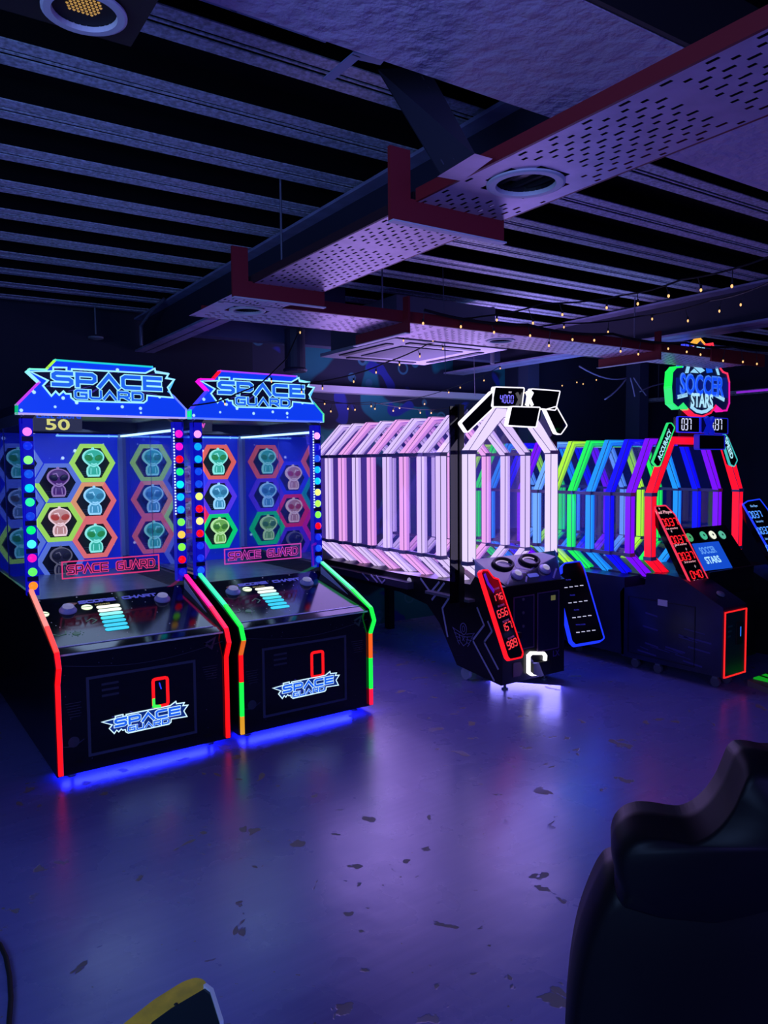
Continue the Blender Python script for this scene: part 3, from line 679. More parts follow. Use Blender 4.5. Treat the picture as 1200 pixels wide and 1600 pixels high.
# body: pedestal and cantilevered beam
YX = Fr((3.60, 0, 0), (0, 1, 0), (0, 0, 1))
bd = MB(YX).prism([(3.74, .055), (3.72, .06), (3.72, .742), (3.94, .86), (4.05, .72), (4.9, .70), (6.1, .70), (6.1, .56), (4.9, .55), (4.55, .50), (4.40, .38), (4.20, .10)], 0, .62).build('body', BLACK, T)
MB().box(3.535, 4.37, 4.72, 6.1, .60, .655).build('bed_beam', mat('beam_grey', (44, 42, 66), .4), T)
YS = Fr((3.596, 0, 0), (0, -1, 0), (0, 0, 1))          # side face, a = -y, normal = -x
stn = mat('silver_stripe', (165, 160, 200), .35)
s = MB(YS)
for pl in ([(-4.02, .32), (-3.90, .45), (-3.97, .56)], [(-4.02, .32), (-3.80, .08)], [(-3.90, .33), (-3.82, .42), (-3.86, .48)], [(-3.90, .33), (-3.76, .17)]):
    s.ribbon(pl, .014, 0, .002)
s.build('stripe_print', stn, bd)
s = MB(Fr((3.533, 0, 0), (0, -1, 0), (0, 0, 1)))
for pl in ([(-5.35, .655), (-5.26, .61)], [(-5.22, .655), (-5.13, .61)], [(-5.14, .655), (-5.06, .61), (-5.02, .64)]): s.ribbon(pl, .013, 0, .002)
s.build('stripe_print', stn, bd)
s = MB(YS)
for pl in ([(-4.62, .69), (-4.50, .60), (-4.40, .69)], [(-4.48, .55), (-4.34, .69)], [(-4.22, .66), (-4.36, .50), (-4.30, .30)]): s.ribbon(pl, .016, 0, .002)
s.build('stripe_print', stn, bd)
MB(YS).lathe(-4.77, .655, [(.028, 0), (.026, .004), (.001, .005)], 20).build('round_badge', emi((190, 180, 235), .5), bd)
s = MB(YS)                                              # winged emblem on the side
s.ribbon([(-4.12+.034*math.cos(t), .385+.042*math.sin(t)) for t in [2*math.pi*i/14 for i in range(14)]], .005, 0, .002, closed=True)
s.ribbon([(-4.12+.014*math.cos(t), .385+.022*math.sin(t)) for t in [2*math.pi*i/10 for i in range(10)]], .004, 0, .002, closed=True)
for sx in (-1, 1):
    for q in range(4): s.ribbon([(-4.12+sx*.035, .352-.020*q), (-4.12+sx*(.12-.018*q), .375-.030*q), (-4.12+sx*(.10-.018*q), .355-.030*q)], .005, 0, .002)
s.ribbon([(-4.165, .33), (-4.075, .33), (-4.085, .285), (-4.12, .26), (-4.155, .285)], .005, 0, .002, closed=True)
text(s, 'X', (-4.12, .31), .03, .002, .03)
s.build('emblem', mat('emblem_ink', (120, 112, 165), .4), bd)
MB(Fr((3.60, 0, 0), (0, 1, 0), (0, 0, 1))).ribbon([(4.35, .47), (4.52, .52)], .008, .0, .001)
# front face details
PF = Fr((0, 3.72, 0))
MB(PF).box(3.60, 4.22, .70, .742, 0, .006).build('front_band', BLACK, T)
for a0, a1, b0, b1 in ((3.70, 3.895, .20+.09, .66), (3.935, 4.15, .245, .665)):
    dr = MB(PF).box(a0, a1, b0, b1, 0, .008).build('front_door', mat('door_navy', (14, 18, 52), .3), T)
    MB(PF).ribbon([(a0, b0), (a1, b0), (a1, b1), (a0, b1)], .008, .004, .011, closed=True).build('door_trim', mat('mauve_trim', (96, 70, 110), .4), dr)
for bx, bz in ((3.79, .64), (3.79, .545), (3.79, .45)): MB(PF).lathe(bx, bz, [(.011, .008), (.009, .014), (.001, .015)], 12).build('lock', GREY, T)
MB(PF).box(4.07, 4.11, .60, .635, .008, .014).build('coin_button', emi((170, 170, 110), .25), T)
MB(PF).prism([(3.70, .10), (3.77, .10), (3.80, .135), (3.77, .20), (3.70, .20)], 0, .003).build('red_print', mat('dim_red_print', (90, 35, 60), .5), T)
lo = hits(PF, [(849, 1040), (850, 1024), (847, 1020), (828, 1020), (824, 1024), (824, 1050), (828, 1053), (838, 1052)])
ob = MB(PF).ribbon(lo, .020, .0, .022, ext=False).build('prize_slot_light', emi((255, 250, 255), 1.6), T)
MB(PF).prism(hits(PF, [(829, 1036), (856, 1030), (856, 1050), (840, 1056), (829, 1052)]), .002, .03).build('slot_cup', BLACKM, T)
s = MB(PF); text(s, 'LX', (4.135, .205), .045, .002, .02, .07); s.build('corner_print', mat('dim_violet_print', (80, 60, 130), .4), T)
# sloped glass top with two hand rings
TF = Fr((0, 3.72, .745), (1, 0, 0), (0, .235, .175))
tp = MB(TF).prism([(3.635, 0), (4.185, 0), (4.37, .285), (3.535, .285)], -.012, 0).build('console_top', mat('console_print', (38, 34, 66), .12, spec=.7, vary=(9, .6)), T)
for cx, cy, r in ((3.76, .205, .085), (4.03, .21, .085)):
    tr = [(cx+r*math.cos(t), cy+r*.62*math.sin(t), .012) for t in [2*math.pi*i/24 for i in range(24)]]
    MB(TF).tube(tr, .011, 8, closed=True).build('hand_ring', BLACKM, T)
    hp = [(cx+r*.75*math.cos(t), cy+r*.42*math.sin(t)) for t in [math.radians(20+7*i) for i in range(20)]]
    MB(TF).ribbon(hp, .010, .001, .004, ext=False).build('ring_light', emi((200, 175, 235), .8), T)
for cx, cy in ((3.80, .085), (4.10, .105)):
    bb = MB(TF).lathe(cx, cy, [(.045, 0), (.045, .012), (.034, .024), (.03, .026)], 22).build('button_ring', mat('lilac_plastic', (165, 160, 215), .35), T)
    MB(TF).lathe(cx, cy, [(.027, .024), (.026, .034), (.012, .040), (.001, .041)], 18).build('push_button', emi((190, 180, 230), .6), bb, smooth=True)
MB(TF).prism(rrect(3.90, 4.00, .05, .085, .01), 0, .003).build('card_reader', emi((70, 80, 220), .6), T)
s = MB(TF)
for pl in ([(3.66, .02), (3.78, .12), (3.90, .10)], [(3.86, .16), (3.96, .12), (4.02, .14)], [(3.72, .25), (3.86, .18), (3.93, .25)], [(4.12, .02), (4.22, .10)], [(3.84, .02), (3.88, .06)]): s.ribbon(pl, .012, 0, .0015)
s.build('circuit_print', mat('lilac_print', (110, 100, 160), .3), T)
for sx, x in ((0, 3.535), (1, 4.37)):                   # white slanted cheeks beside the console
    f = MB(); xi = 3.635 if sx == 0 else 4.19
    f.add([(x, 3.93, .90), (x, 3.96, .93), (xi, 3.74, .755), (xi, 3.72, .70), (x, 3.93, .80)], [(0, 1, 2, 3), (0, 3, 4)])
    f.build('console_cheek', PANELW if sx == 0 else BLACK, T)
MB().box(3.36+.18, 3.60, 4.0, 4.5, .60, .62).build('side_ledge', GREY, T)
for x, y in ((3.70, 3.80), (4.10, 3.80)):
    ft = MB(Fr((x, y, 0), (1, 0, 0), (0, 1, 0))); ft.lathe(0, 0, [(.024, 0), (.024, .010), (.010, .014), (.010, .06)], 12); ft.build('levelling_foot', GREY, T)
for x, y in ((3.64, 4.14), (3.80, 4.16), (4.12, 4.14)):
    cs = MB(Fr((x, y, .045), (0, 1, 0), (0, 0, 1))); cs.lathe(0, 0, [(.02, -.016), (.045, -.014), (.045, .014), (.02, .016)], 16)
    w_ = cs.build('caster', mat('pale_wheel', (165, 160, 185), .5), T)
    MB().box(x-.022, x+.022, y-.02, y+.03, .09, .11).build('caster_plate', GREY, w_)
for x in (3.66, 4.16): MB().prism([(x, 5.84), (x+.06, 5.84), (x+.06, 5.92), (x, 5.92)], 0, .57).build('rear_leg', BLACK, T)
# display boards above the mouth
SF = Fr((0, 3.90, 0)); wb_ = (245, 240, 255)
Lp = hits(SF, [(773, 604.5), (819, 606), (815, 636), (767.5, 635.6)])
d1 = framed_screen(SF, Lp, T, wb_, 1.35)
Rp = hits(SF, [(830, 607.5), (875, 611), (868, 641), (825, 637)])
d2 = framed_screen(SF, Rp, T, wb_, 1.35)
F2 = Fr((0, 3.86, 0)); Cp = hits(F2, [(799, 635), (844, 636.5), (837.5, 667.5), (792.5, 665)])
framed_screen(F2, Cp, T, wb_, 1.35)
Dl = hits(SF, [(770, 611), (770, 638), (730, 676), (720, 661)]); framed_screen(SF, Dl, T, wb_, 1.3)
Dr = hits(SF, [(852, 640), (869, 635), (886, 665), (876, 679), (869, 677)]); framed_screen(SF, Dr, T, wb_, 1.3)
def mid(a, b): return ((a[0]+b[0])/2, (a[1]+b[1])/2)
c_ = hit(SF, 781, 629); dd = MB(SF); digits(dd, '4000', c_[0], c_[1], .0215, .054, .0055, .001, .003, .62, .1); dd.build('digit_segments', emi((120, 110, 255), 1.2), d1)
c_ = hit(SF, 797, 613); dd = MB(SF); text(dd, 'BEST', c_, .011, .002, .03); dd.build('lettering', emi((220, 210, 240), .9), d1)
c_ = hit(F2, 826, 623); x_ = MB(F2)
for sx in (-1, 1): x_.ribbon([(c_[0]-.026, c_[1]-.040*sx), (c_[0]+.026, c_[1]+.040*sx)], .018, .0, .014)
x_.build('multiply_sign', emi((245, 240, 255), 1.6), T)
MB().box(3.86, 4.10, 3.91, 3.95, 1.93, 2.02).build('sign_mount', DARKP, T)
# leaning score boards at both sides of the console
def leaning(theta, o, tilt, outline, border, gs, name, th, parent, lip=None):
    r = Vector((math.cos(theta), math.sin(theta), 0)); back = Vector((-math.sin(theta), math.cos(theta), 0))
    fr = Fr(o, r, Vector((0, 0, 1))*math.cos(tilt)+back*math.sin(tilt))
    pts = hits(fr, outline); return fr, framed_screen(fr, pts, parent, border, gs, th, .010, name, .01, lip=lip)
fr, rb = leaning(math.radians(22), (3.62, 3.46, .28), math.radians(17), [(751, 895), (754, 891), (762, 891), (771, 903), (779, 905), (817, 1020), (815, 1027), (797, 1031), (793, 1027)], (255, 16, 24), 1.5, 'leaning_score_board', .022, T)
for y, s_, h in ((934, '176', .028), (959, '656', .032), (981, '157', .032), (1008, '989', .032)):
    xx = 776+(y-934)*.31; c_ = hit(fr, xx-5, y+6); dd = MB(fr); digits(dd, s_, c_[0], c_[1]-.004, .037, h*1.4, .007, .001, .003, .45, 0); dd.build('digit_segments', emi((255, 60, 70), 1.1), rb)
MB().box(3.58, 3.61, 3.55, 3.80, .42, .46).build('board_arm', BLACKM, T)
for y in (920, 946, 970, 996):
    xx = 775+(y-934)*.31; c_ = hit(fr, xx+4, y); dd = MB(fr); text(dd, 'SCORE', c_, .012, .002, .02, .10); dd.build('lettering', emi((150, 60, 150), .7), rb)
dd = MB(fr); c0_ = hit(fr, 758, 900); c1_ = hit(fr, 770, 922)
dd.ribbon([c0_, (c0_[0]+.01, c0_[1]-.05), c1_], .03, .001, .002); dd.build('violet_pattern', emi((90, 20, 220), .7), rb)
fr, bb_ = leaning(math.radians(-20), (4.40, 3.66, .28), math.radians(30), [(878, 885), (882, 880), (906, 877), (912, 887), (944, 997), (940, 1001), (899, 1008), (893, 1002), (872, 915), (869, 898), (878, 896)], (24, 50, 255), 1.3, 'leaning_score_board', .04, T)
for q, y in enumerate((917, 941, 964, 987)):
    xx = 884+(y-917)*.27; L = MB(fr)
    for k in range(4):
        c_ = hit(fr, xx+8.2*k, y+1.2-1.1*k); L.ribbon([(c_[0]-.011, c_[1]), (c_[0]+.011, c_[1])], .006, .001, .003)
    L.build('digit_segments', emi((205, 205, 240), .9), bb_)
    c_ = hit(fr, xx+4, y-11); L = MB(fr); text(L, 'PLAYER' if q < 3 else 'TOTAL SCORE', c_, .009, .002, .02); L.build('lettering', emi((45, 45, 190), .8), bb_)
lamp('tunnel_under_glow', 'AREA', (3.9, 3.80, .05), 5, (.25, .22, 1.0), .5, .3, (3.8, 3.72, 0), T)
for y in (4.4, 5.3): lamp('tunnel_roof_fill', 'AREA', (3.95, y, 1.98), 12, (.50, .34, 1.0), .5, .8, (3.95, y, 3.0), T)  # added lamps throw extra hoop light up at the ceiling
lamp('tunnel_side_fill', 'AREA', (3.44, 4.9, 1.3), 24, (.46, .30, 1.0), 1.2, 1.3, (1.0, 3.6, .2), T)  # added fill, strengthens the hoops' light on the floor
lamp('tunnel_mouth_fill', 'AREA', (3.95, 3.99, 1.3), 9, (.46, .30, 1.0), .75, .9, (2.5, 1.2, .6), T)  # added fill at the mouth, no lamp of the game

# --- second: coloured tunnel football game
def C8(c, s=1.0): return emi(c, s)
T = thing('football_game', (5.4, 4.2, 0), 'colour-lit tunnel football game under a blue shield sign, red arch', 'arcade game')
RED_, PUR, BLU, CYN, GRN, LIM, LBL = (255, 10, 36), (120, 10, 255), (12, 12, 255), (30, 150, 255), (30, 245, 90), (175, 245, 60), (110, 170, 255)
ys = [3.585+.19*i for i in range(12)]
seq = [PUR, BLU, CYN, GRN, LIM, LBL, PUR, BLU, CYN, GRN, LIM, LBL]
XA, XB = 4.82, 5.99
hoop(T, XA, XB, 3.40, .87, 1.345, 1.745, .71, .22, .055, .06, C8(RED_, 1.35), TRIM)
tunnel(T, XA, XB, ys, .88, 1.34, 1.74, .71, .22, .05, .05, [C8(c, 1.05) for c in seq], HOOPB, 5.85)
MB(Fr((0, 5.86, 0))).prism([(4.83, .88), (4.83, 1.34), (5.04, 1.74), (5.77, 1.74), (5.98, 1.34), (5.98, .88)], -.01, 0).build('end_panel', emi((50, 60, 190), .35), T)
MB().box(4.83, 5.98, 3.66, 5.85, .10, .70).build('rear_body', mat('navy_side', (22, 26, 58), .35), T)
SS = Fr((4.83, 0, 0), (0, 1, 0), (0, 0, 1))
wing = [(2.85, .10), (2.85, .585), (3.18, .755), (3.30, .765), (3.465, .755), (3.475, .67), (3.50, .655), (3.67, .62), (3.70, .58), (3.68, .085)]
wg = MB(SS).prism(wing, 0, .29).build('console_wing', mat('wing_print', (26, 28, 66), .3, vary=(4, .5)), T)
SO = Fr((4.828, 0, 0), (0, -1, 0), (0, 0, 1))
s = MB(SO); s.ribbon([(-3.62, .13), (-3.62, .56), (-3.06, .56), (-3.06, .13)], .006, 0, .002, closed=True); s.build('hatch_outline', mat('hatch_line', (10, 10, 22), .4), wg)
rnd = random.Random(4); s = MB(SO)
for q in range(16):
    y = rnd.uniform(3.1, 3.55); z = rnd.uniform(.15, .55); l = rnd.uniform(.06, .2); s.ribbon([(-y, z), (-y+l, z-.012)], rnd.choice((.006, .012)), 0, .0015)
s.build('streak_print', mat('streaks', (48, 44, 110), .35), wg)
MB(SO).box(-3.36, -3.28, .53, .575, 0, .003).build('sticker', mat('pale_sticker', (175, 165, 190), .5), wg)
FF = Fr((4.83, 2.85, 0))
gp = MB(FF).box(.02, .27, .105, .545, 0, .006).build('coin_door', mat('green_print', (10, 60, 46), .25), T)
MB(FF).ribbon([(.012, .10), (.278, .10), (.278, .552), (.012, .552)], .008, .004, .012, closed=True).build('red_led_frame', emi((255, 34, 34), 1.1), gp)
MB(FF).prism(rrect(.155, .235, .31, .47, .012), .006, .014).build('card_reader', BLACKM, gp)
s = MB(FF); s.ribbon([(.198, .43), (.198, .37)], .008, .014, .016); s.build('reader_light', emi((50, 120, 255), 1.0), gp)
s = MB(FF)
for q in range(3): s.ribbon([(.06, .45-.035*q), (.10-.01*q, .45-.035*q)], .012, .006, .0075)
s.build('door_print', mat('dim_green_ink', (50, 90, 80), .5), gp)
MB().box(5.12, 5.72, 3.10, 3.66, .08, .60).build('centre_body', BLACK, T)
for zz in (.46, .34): MB(Fr((0, 3.10, 0))).box(5.36, 5.42, zz, zz+.05, 0, .01).build('latch', GREY, T)
wr_ = MB(Fr((5.70, 0, 0), (0, 1, 0), (0, 0, 1))).prism(wing, 0, .29).build('console_wing', BLACK, T)
bl = MB(Fr((4.975, 2.96, .648), (1, 0, 0), (0, .33, .17))).lathe(0, 0, [(.03, 0), (.03, .01), (.02, .018), (.001, .02)], 16).build('push_button', mat('grey_btn', (120, 115, 140), .35), T)
# sloped centre screen
KF = Fr((5.1, 3.14, .775), (1, 0, 0), (0, .22, .30))
cc_ = MB(KF).box(.0, .60, 0, .375, -.04, 0).build('centre_console', GLOSS, T)
MB().box(5.1, 5.70, 3.12, 3.40, .60, .775).build('console_support', BLACK, T)
bt = hits(KF, [(1081, 850), (1122, 846), (1144, 887), (1101, 892)])
sc_ = MB(KF).prism(bt, 0, .004).build('game_screen', emi((20, 80, 215), .9), T)
s = MB(KF); c_ = hit(KF, 1105, 860); text(s, 'SOCCER', c_, .06, .006, .03, .20); s.build('lettering', emi((100, 165, 255), .9), sc_)
s = MB(KF); c_ = hit(KF, 1113, 875); text(s, 'STARS', c_, .06, .006, .03, .19); s.build('lettering', emi((170, 225, 255), 1.1), sc_)
for (px, py), cc in zip(((1077, 840), (1099, 837), (1113, 836), (1128, 836)), ((70, 170, 110), (70, 190, 150), (250, 255, 235), (90, 190, 160))):
    a, b_ = hit(KF, px, py); q = MB(KF).lathe(a, b_, [(.036, 0), (.036, .006), (.001, .008)], 22).build('round_lamp', emi(cc, .95), cc_)
    MB(KF).lathe(a, b_, [(.010, .008), (.001, .010)], 10).build('lamp_hub', emi((20, 40, 60), .5), q)
# leaning towers
def tower(o, th_, tilt, outline, col, txt, rows, T):
    fr, b_ = leaning(math.radians(th_), o, math.radians(tilt), outline, col, 1.1, 'score_tower', .06, T, .008)
    for (px, py, s_) in rows:
        a, bb = hit(fr, px, py); L = MB(fr)
        digits(L, s_, a-.09, bb-.028, .034, .056, .0085, .001, .003, .45, 0); L.build('digit_segments', emi(txt, 1.15), b_)
    return fr, b_
fr, b_ = tower((4.98, 3.10, .66), 0, 27, [(1022, 791), (1040, 790), (1054, 804), (1113, 918), (1110, 921), (1085, 924)], (235, 50, 80), (255, 30, 40),
      ((1046, 816, '0037'), (1060, 843, '0037'), (1072, 869, '0037'), (1091, 897, '040')), T)
for px, py, s_, h in ((1037, 801, 'Red Player', .034), (1049, 826, '1st scoring', .02), (1063, 851, '2nd scoring', .02), (1077, 878, '3rd scoring', .02), (1092, 907, 'Total scoring', .02)):
    L = MB(fr); text(L, s_, hit(fr, px+1, py), h, .002, .02, .20 if h > .03 else .14); L.build('lettering', emi((240, 170, 185), 1.0), b_)
L = MB(fr); rnd = random.Random(2)
for px, py in ((1030, 795), (1049, 830), (1072, 858), (1086, 885), (1084, 910), (1101, 911), (1055, 853)):
    a, bb = hit(fr, px, py); L.ribbon([(a-.007, bb), (a+.007, bb)], .003, .001, .002); L.ribbon([(a, bb-.009), (a, bb+.009)], .003, .001, .002)
L.build('star_print', emi((230, 200, 215), .8), b_)
fr, b_ = tower((5.85, 3.10, .66), 0, 27, [(1161, 788), (1168, 783), (1187, 780), (1200, 797), (1262, 905), (1235, 917)], (25, 60, 255), (80, 150, 255),
      ((1180, 804, '0037'), (1193, 829, '0037'), (1207, 856, '0037')), T)
for px, py, s_ in ((1177, 791, 'Blue Player'), (1186, 815, '1st scoring'), (1200, 842, '2nd scoring')):
    L = MB(fr); text(L, s_, hit(fr, px+1, py), .026, .002, .02, .11); L.build('lettering', emi((120, 180, 255), 1.0), b_)
# signs over the arch
GF = Fr((0, 3.425, 0))
sh = hits(GF, [(1074, 548), (1075, 536), (1083, 540), (1088, 536), (1094, 530), (1100, 537), (1106, 541), (1113, 537), (1116, 551), (1121, 570), (1129, 581), (1136, 584), (1139, 597), (1139, 630), (1135, 641), (1128, 642), (1118, 634), (1110, 645), (1097, 651), (1084, 648), (1074, 639), (1067, 631), (1059, 638), (1050, 630), (1048, 605), (1050, 581), (1056, 574), (1066, 573), (1072, 562)])
shd = MB(GF).prism(sh, -.05, 0).build('shield_sign', emi((6, 22, 80), .5), T)
e = MB(GF); ms = []; sc8 = {0: (60, 60, 255)}
for i in range(len(sh)):
    c8 = (60, 70, 255)
    if i in (2, 3, 4): c8 = (255, 170, 60)
    if 4 < i < 8: c8 = (255, 50, 70)
    if 7 < i < 12: c8 = (255, 50, 90)
    if 12 <= i <= 15: c8 = (225, 20, 160)
    if 15 < i < 20: c8 = (255, 30, 70)
    if 20 <= i < 24: c8 = (40, 220, 110)
    if 24 <= i < 27: c8 = (20, 240, 80)
    e.m = i; ms.append(emi(c8, 1.2)); e.ribbon([sh[i], sh[(i+1) % len(sh)]], .013, -.055, .006)
e.build('light_border', ms, shd)
s = MB(GF).prism(hits(GF, [(1056, 590), (1136, 590), (1137, 622), (1118, 617), (1096, 614), (1076, 617), (1056, 623)]), 0, .003); s.build('banner', emi((8, 28, 130), .8), shd)
s = MB(GF); text(s, 'SOCCER', hit(GF, 1097, 602), .165, .005, .045, .60); s.build('lettering', emi((70, 130, 255), .9), shd)
s = MB(GF); text(s, 'SOCCER', hit(GF, 1097, 602), .140, .008, .02, .575); s.build('lettering', emi((20, 80, 255), 1.0), shd)
s = MB(GF); text(s, 'STARS', hit(GF, 1096, 626), .110, .006, .035, .30); s.build('lettering', emi((170, 225, 255), 1.1), shd)
s = MB(GF)
s.ribbon(hits(GF, [(1060, 620), (1072, 617)]), .03, .001, .003); s.ribbon(hits(GF, [(1119, 618), (1130, 624)]), .03, .001, .003)
s.ribbon(hits(GF, [(1080, 636), (1088, 642), (1096, 644), (1104, 642), (1112, 636)]), .026, .001, .003); s.build('white_print', emi((160, 220, 255), 1.0), shd)
s = MB(GF)
for pl in ([(1070, 583), (1073, 571), (1078, 571), (1075, 583)], [(1078, 582), (1084, 576), (1091, 583)], [(1083, 573), (1091, 571), (1101, 579), (1094, 583)], [(1116, 571), (1120, 571), (1124, 586), (1121, 586)], [(1086, 547), (1089, 541), (1094, 539), (1100, 542), (1102, 548), (1094, 552)], [(1077, 550), (1080, 545), (1084, 550)], [(1105, 550), (1110, 545), (1113, 551)]):
    s.prism(hits(GF, pl), .001, .004)
s.build('ball_print', emi((150, 215, 255), 1.0), shd)
MB(GF).prism(hits(GF, [(1102, 572), (1111, 572), (1113, 582), (1104, 583)]), .001, .004).build('ball_print', emi((14, 90, 240), 1.0), shd)
MB().box(5.25, 5.50, 3.475, 3.50, 1.70, 2.2).build('sign_mount', BLACKM, T)
GF = Fr((0, 3.36, 0))
for out, bc in (([(1059, 651), (1093, 652), (1093, 676), (1059, 675)], (30, 40, 255)), ([(1095, 652), (1137, 654), (1137, 678), (1095, 676)], (25, 30, 190))):
    p = hits(GF, out); o = framed_screen(GF, p, T, bc, .9, .035, .007, 'score_display', .012, lip=.012)
    x0 = out[0][0]; a, bb = hit(GF, x0+(6 if x0 < 1090 else 19), 671); L = MB(GF)
    digits(L, '037', a, bb-.002, .030, .082, .008, .001, .003, .45, 0); L.build('digit_segments', emi((215, 220, 255), 1.05), o)
c_ = hit(GF, 1105, 665); x_ = MB(GF)
for sx in (-1, 1): x_.ribbon([(c_[0]-.038, c_[1]-.05*sx), (c_[0]+.038, c_[1]+.05*sx)], .03, .004, .03)
x_.build('multiply_sign', emi((10, 26, 200), .8), T)
framed_screen(Fr((0, 3.32, 0)), hits(Fr((0, 3.32, 0)), [(1092, 679), (1132, 680), (1132, 702), (1092, 702)]), T, (24, 30, 200), .8, .04, .008)
for out, word, bc in (([(1044, 661), (1049, 661), (1054, 668), (1031, 728), (1026, 729), (1020, 722)], 'ACCURACY', (40, 230, 120)), ([(1132, 678), (1137, 684), (1152, 719), (1147, 729), (1141, 726), (1130, 690)], 'SPEED', (60, 190, 190))):
    o = framed_screen(GF, hits(GF, out), T, bc, 1.0, .03, .007, 'side_sign', .01, lip=.014)
    p0 = hit(GF, *((1029, 718) if word[0] == 'A' else (1133, 684))); p1 = hit(GF, *((1047, 672) if word[0] == 'A' else (1144, 716)))
    L = MB(GF); text(L, word, mid(p0, p1), .045, .003, .03, math.hypot(p1[0]-p0[0], p1[1]-p0[1]), math.atan2(p1[1]-p0[1], p1[0]-p0[0])); L.build('lettering', emi((170, 240, 255), 1.1), o)
for x, y in ((4.90, 3.60), (4.90, 3.40), (4.92, 2.95), (5.06, 2.95), (5.80, 2.95), (5.92, 3.6), (5.2, 3.2), (5.6, 3.2)):
    cs = MB(Fr((x, y, .035), (0, 1, 0), (0, 0, 1))); cs.lathe(0, 0, [(.02, -.012), (.035, -.011), (.035, .011), (.02, .012)], 14); q = cs.build('caster', mat('dim_wheel', (80, 76, 100), .5), T)
    MB().box(x-.012, x+.012, y-.02, y+.02, .06, .10).build('caster_plate', GREY, q)
for y in (4.2, 5.4):
    for x in (4.95, 5.85): MB().box(x-.02, x+.02, y-.02, y+.02, 0, .10).build('levelling_foot', GREY, T)
lamp('football_roof_fill', 'AREA', (5.4, 4.5, 1.79), 10, (.2, .28, 1.0), .7, 1.6, (5.4, 4.5, 3.0), T)  # added lamp throws extra tunnel light up at the ceiling
lamp('football_side_fill', 'AREA', (4.76, 4.4, 1.1), 14, (.04, .10, 1.0), 1.0, .7, (2.5, 3.0, .0), T)  # added blue fill for the floor beside the tunnel

# platform with green-lit turf at the far right
T = thing('turf_platform', (5.7, 2.6, 0), 'low grey step with green-lit striped turf at the right edge', 'platform')
pf = MB().prism([(4.95, 2.40), (6.6, 2.40), (6.6, 2.83), (5.12, 2.83)], 0, .04).build('platform_step', mat('beige_step', (110, 105, 110), .6), T)
MB().box(5.30, 5.42, 2.47, 2.55, .04, .046).build('platform_socket', BLACKM, T)
tf = MB(); tf.m = 0
tf.box(5.18, 6.5, 2.62, 2.82, .04, .05); tf.build('turf_mat', emi((20, 190, 40), .55), T)  # mat glows by itself in place of green light on it
s = MB()
for q in range(14): s.add([(5.20+.09*q, 2.62, .0515), (5.23+.09*q, 2.62, .0515), (5.28+.09*q, 2.82, .0515), (5.25+.09*q, 2.82, .0515)], [(0, 1, 2, 3)])
s.build('turf_stripe', BLACKM, T)

# neighbouring game peeping in at the far left
T = thing('neighbour_cabinet', (.3, 5.2, 0), 'dark cabinet beyond the left edge with red lettering along its top', 'arcade game')
MB().box(-.35, .42, 4.95, 5.9, .05, 1.78).build('body', BLACK, T)
nf = Fr((0, 4.94, 0)); mq_ = MB(nf).box(-.30, .46, 1.80, 1.89, -.9, 0).build('marquee', DARKP, T)
s = MB(nf); text(s, 'MISSION WIN', (.25, 1.845), .022, .002, .02, .26); s.build('lettering', emi((255, 20, 40), 1.0), mq_)
for x in (-.28, .34): MB().box(x, x+.04, 5.0, 5.04, 0, .05).build('levelling_foot', GREY, T)

# ================================================================== CEILING SERVICES
HT = 2.30
def sheet(fr, a0, a1, b0, b1, z, along, holes):
    """perforated sheet in the building grid; rows of slots run along 'along'; holes = list of (cx, cy, r) cut-outs"""
    m = MB(fr); n = 13 if (b1-b0 if along == 'x' else a1-a0) > .35 else 12
    A0, A1, B0, B1 = (a0, a1, b0, b1) if along == 'x' else (b0, b1, a0, a1)
    rp = (B1-B0)/n
    def rect(p0, p1, q0, q1):
        if along == 'x': v = [(p0, q0, z), (p1, q0, z), (p1, q1, z), (p0, q1, z)]
        else: v = [(q0, p0, z), (q1, p0, z), (q1, p1, z), (q0, p1, z)]
        m.add(v, [(0, 3, 2, 1)])
    def inhole(p, q):
        for cx, cy, r in holes:
            cp, cq = (cx, cy) if along == 'x' else (cy, cx)
            if (p-cp)**2+(q-cq)**2 < r*r: return True
        return False
    for i in range(n):
        q0 = B0+i*rp; q1 = q0+rp; s0 = q0+rp*.38; s1 = q0+rp*.72
        pitch = .0475; off = (i % 2)*pitch/2+.006; sparse = i in (0, n-1)
        p = A0; k = 0; cells = []
        while p < A1:
            pe = min(p+pitch, A1)
            cells.append((p, pe)); p = pe
        for (p, pe) in cells:
            pc = (p+pe)/2; qc = (q0+q1)/2
            if inhole(pc, qc): continue
            blank = any((pc-((cx if along == 'x' else cy)))**2+(qc-((cy if along == 'x' else cx)))**2 < (r+.05)**2 for cx, cy, r in holes)
            sp = ((pc-A0) % .60) < .05
            h0 = p+off; h1 = h0+.026
            if blank or h1 > pe+pitch*.45 or (sp and not sparse) or (sparse and (int((pc-A0)/pitch) % 2)): rect(p, pe, q0, q1); continue
            h1 = min(h1, pe-.001)
            rect(p, pe, q0, s0); rect(p, pe, s1, q1); rect(p, h0, s0, s1); rect(h1, pe, s0, s1)
    return m
TRAYM = mat('pale_tray_metal', (212, 176, 205), .42, .15, vary=(14, .18))
DARKT = mat('dark_tray_void', (10, 10, 14), .9)
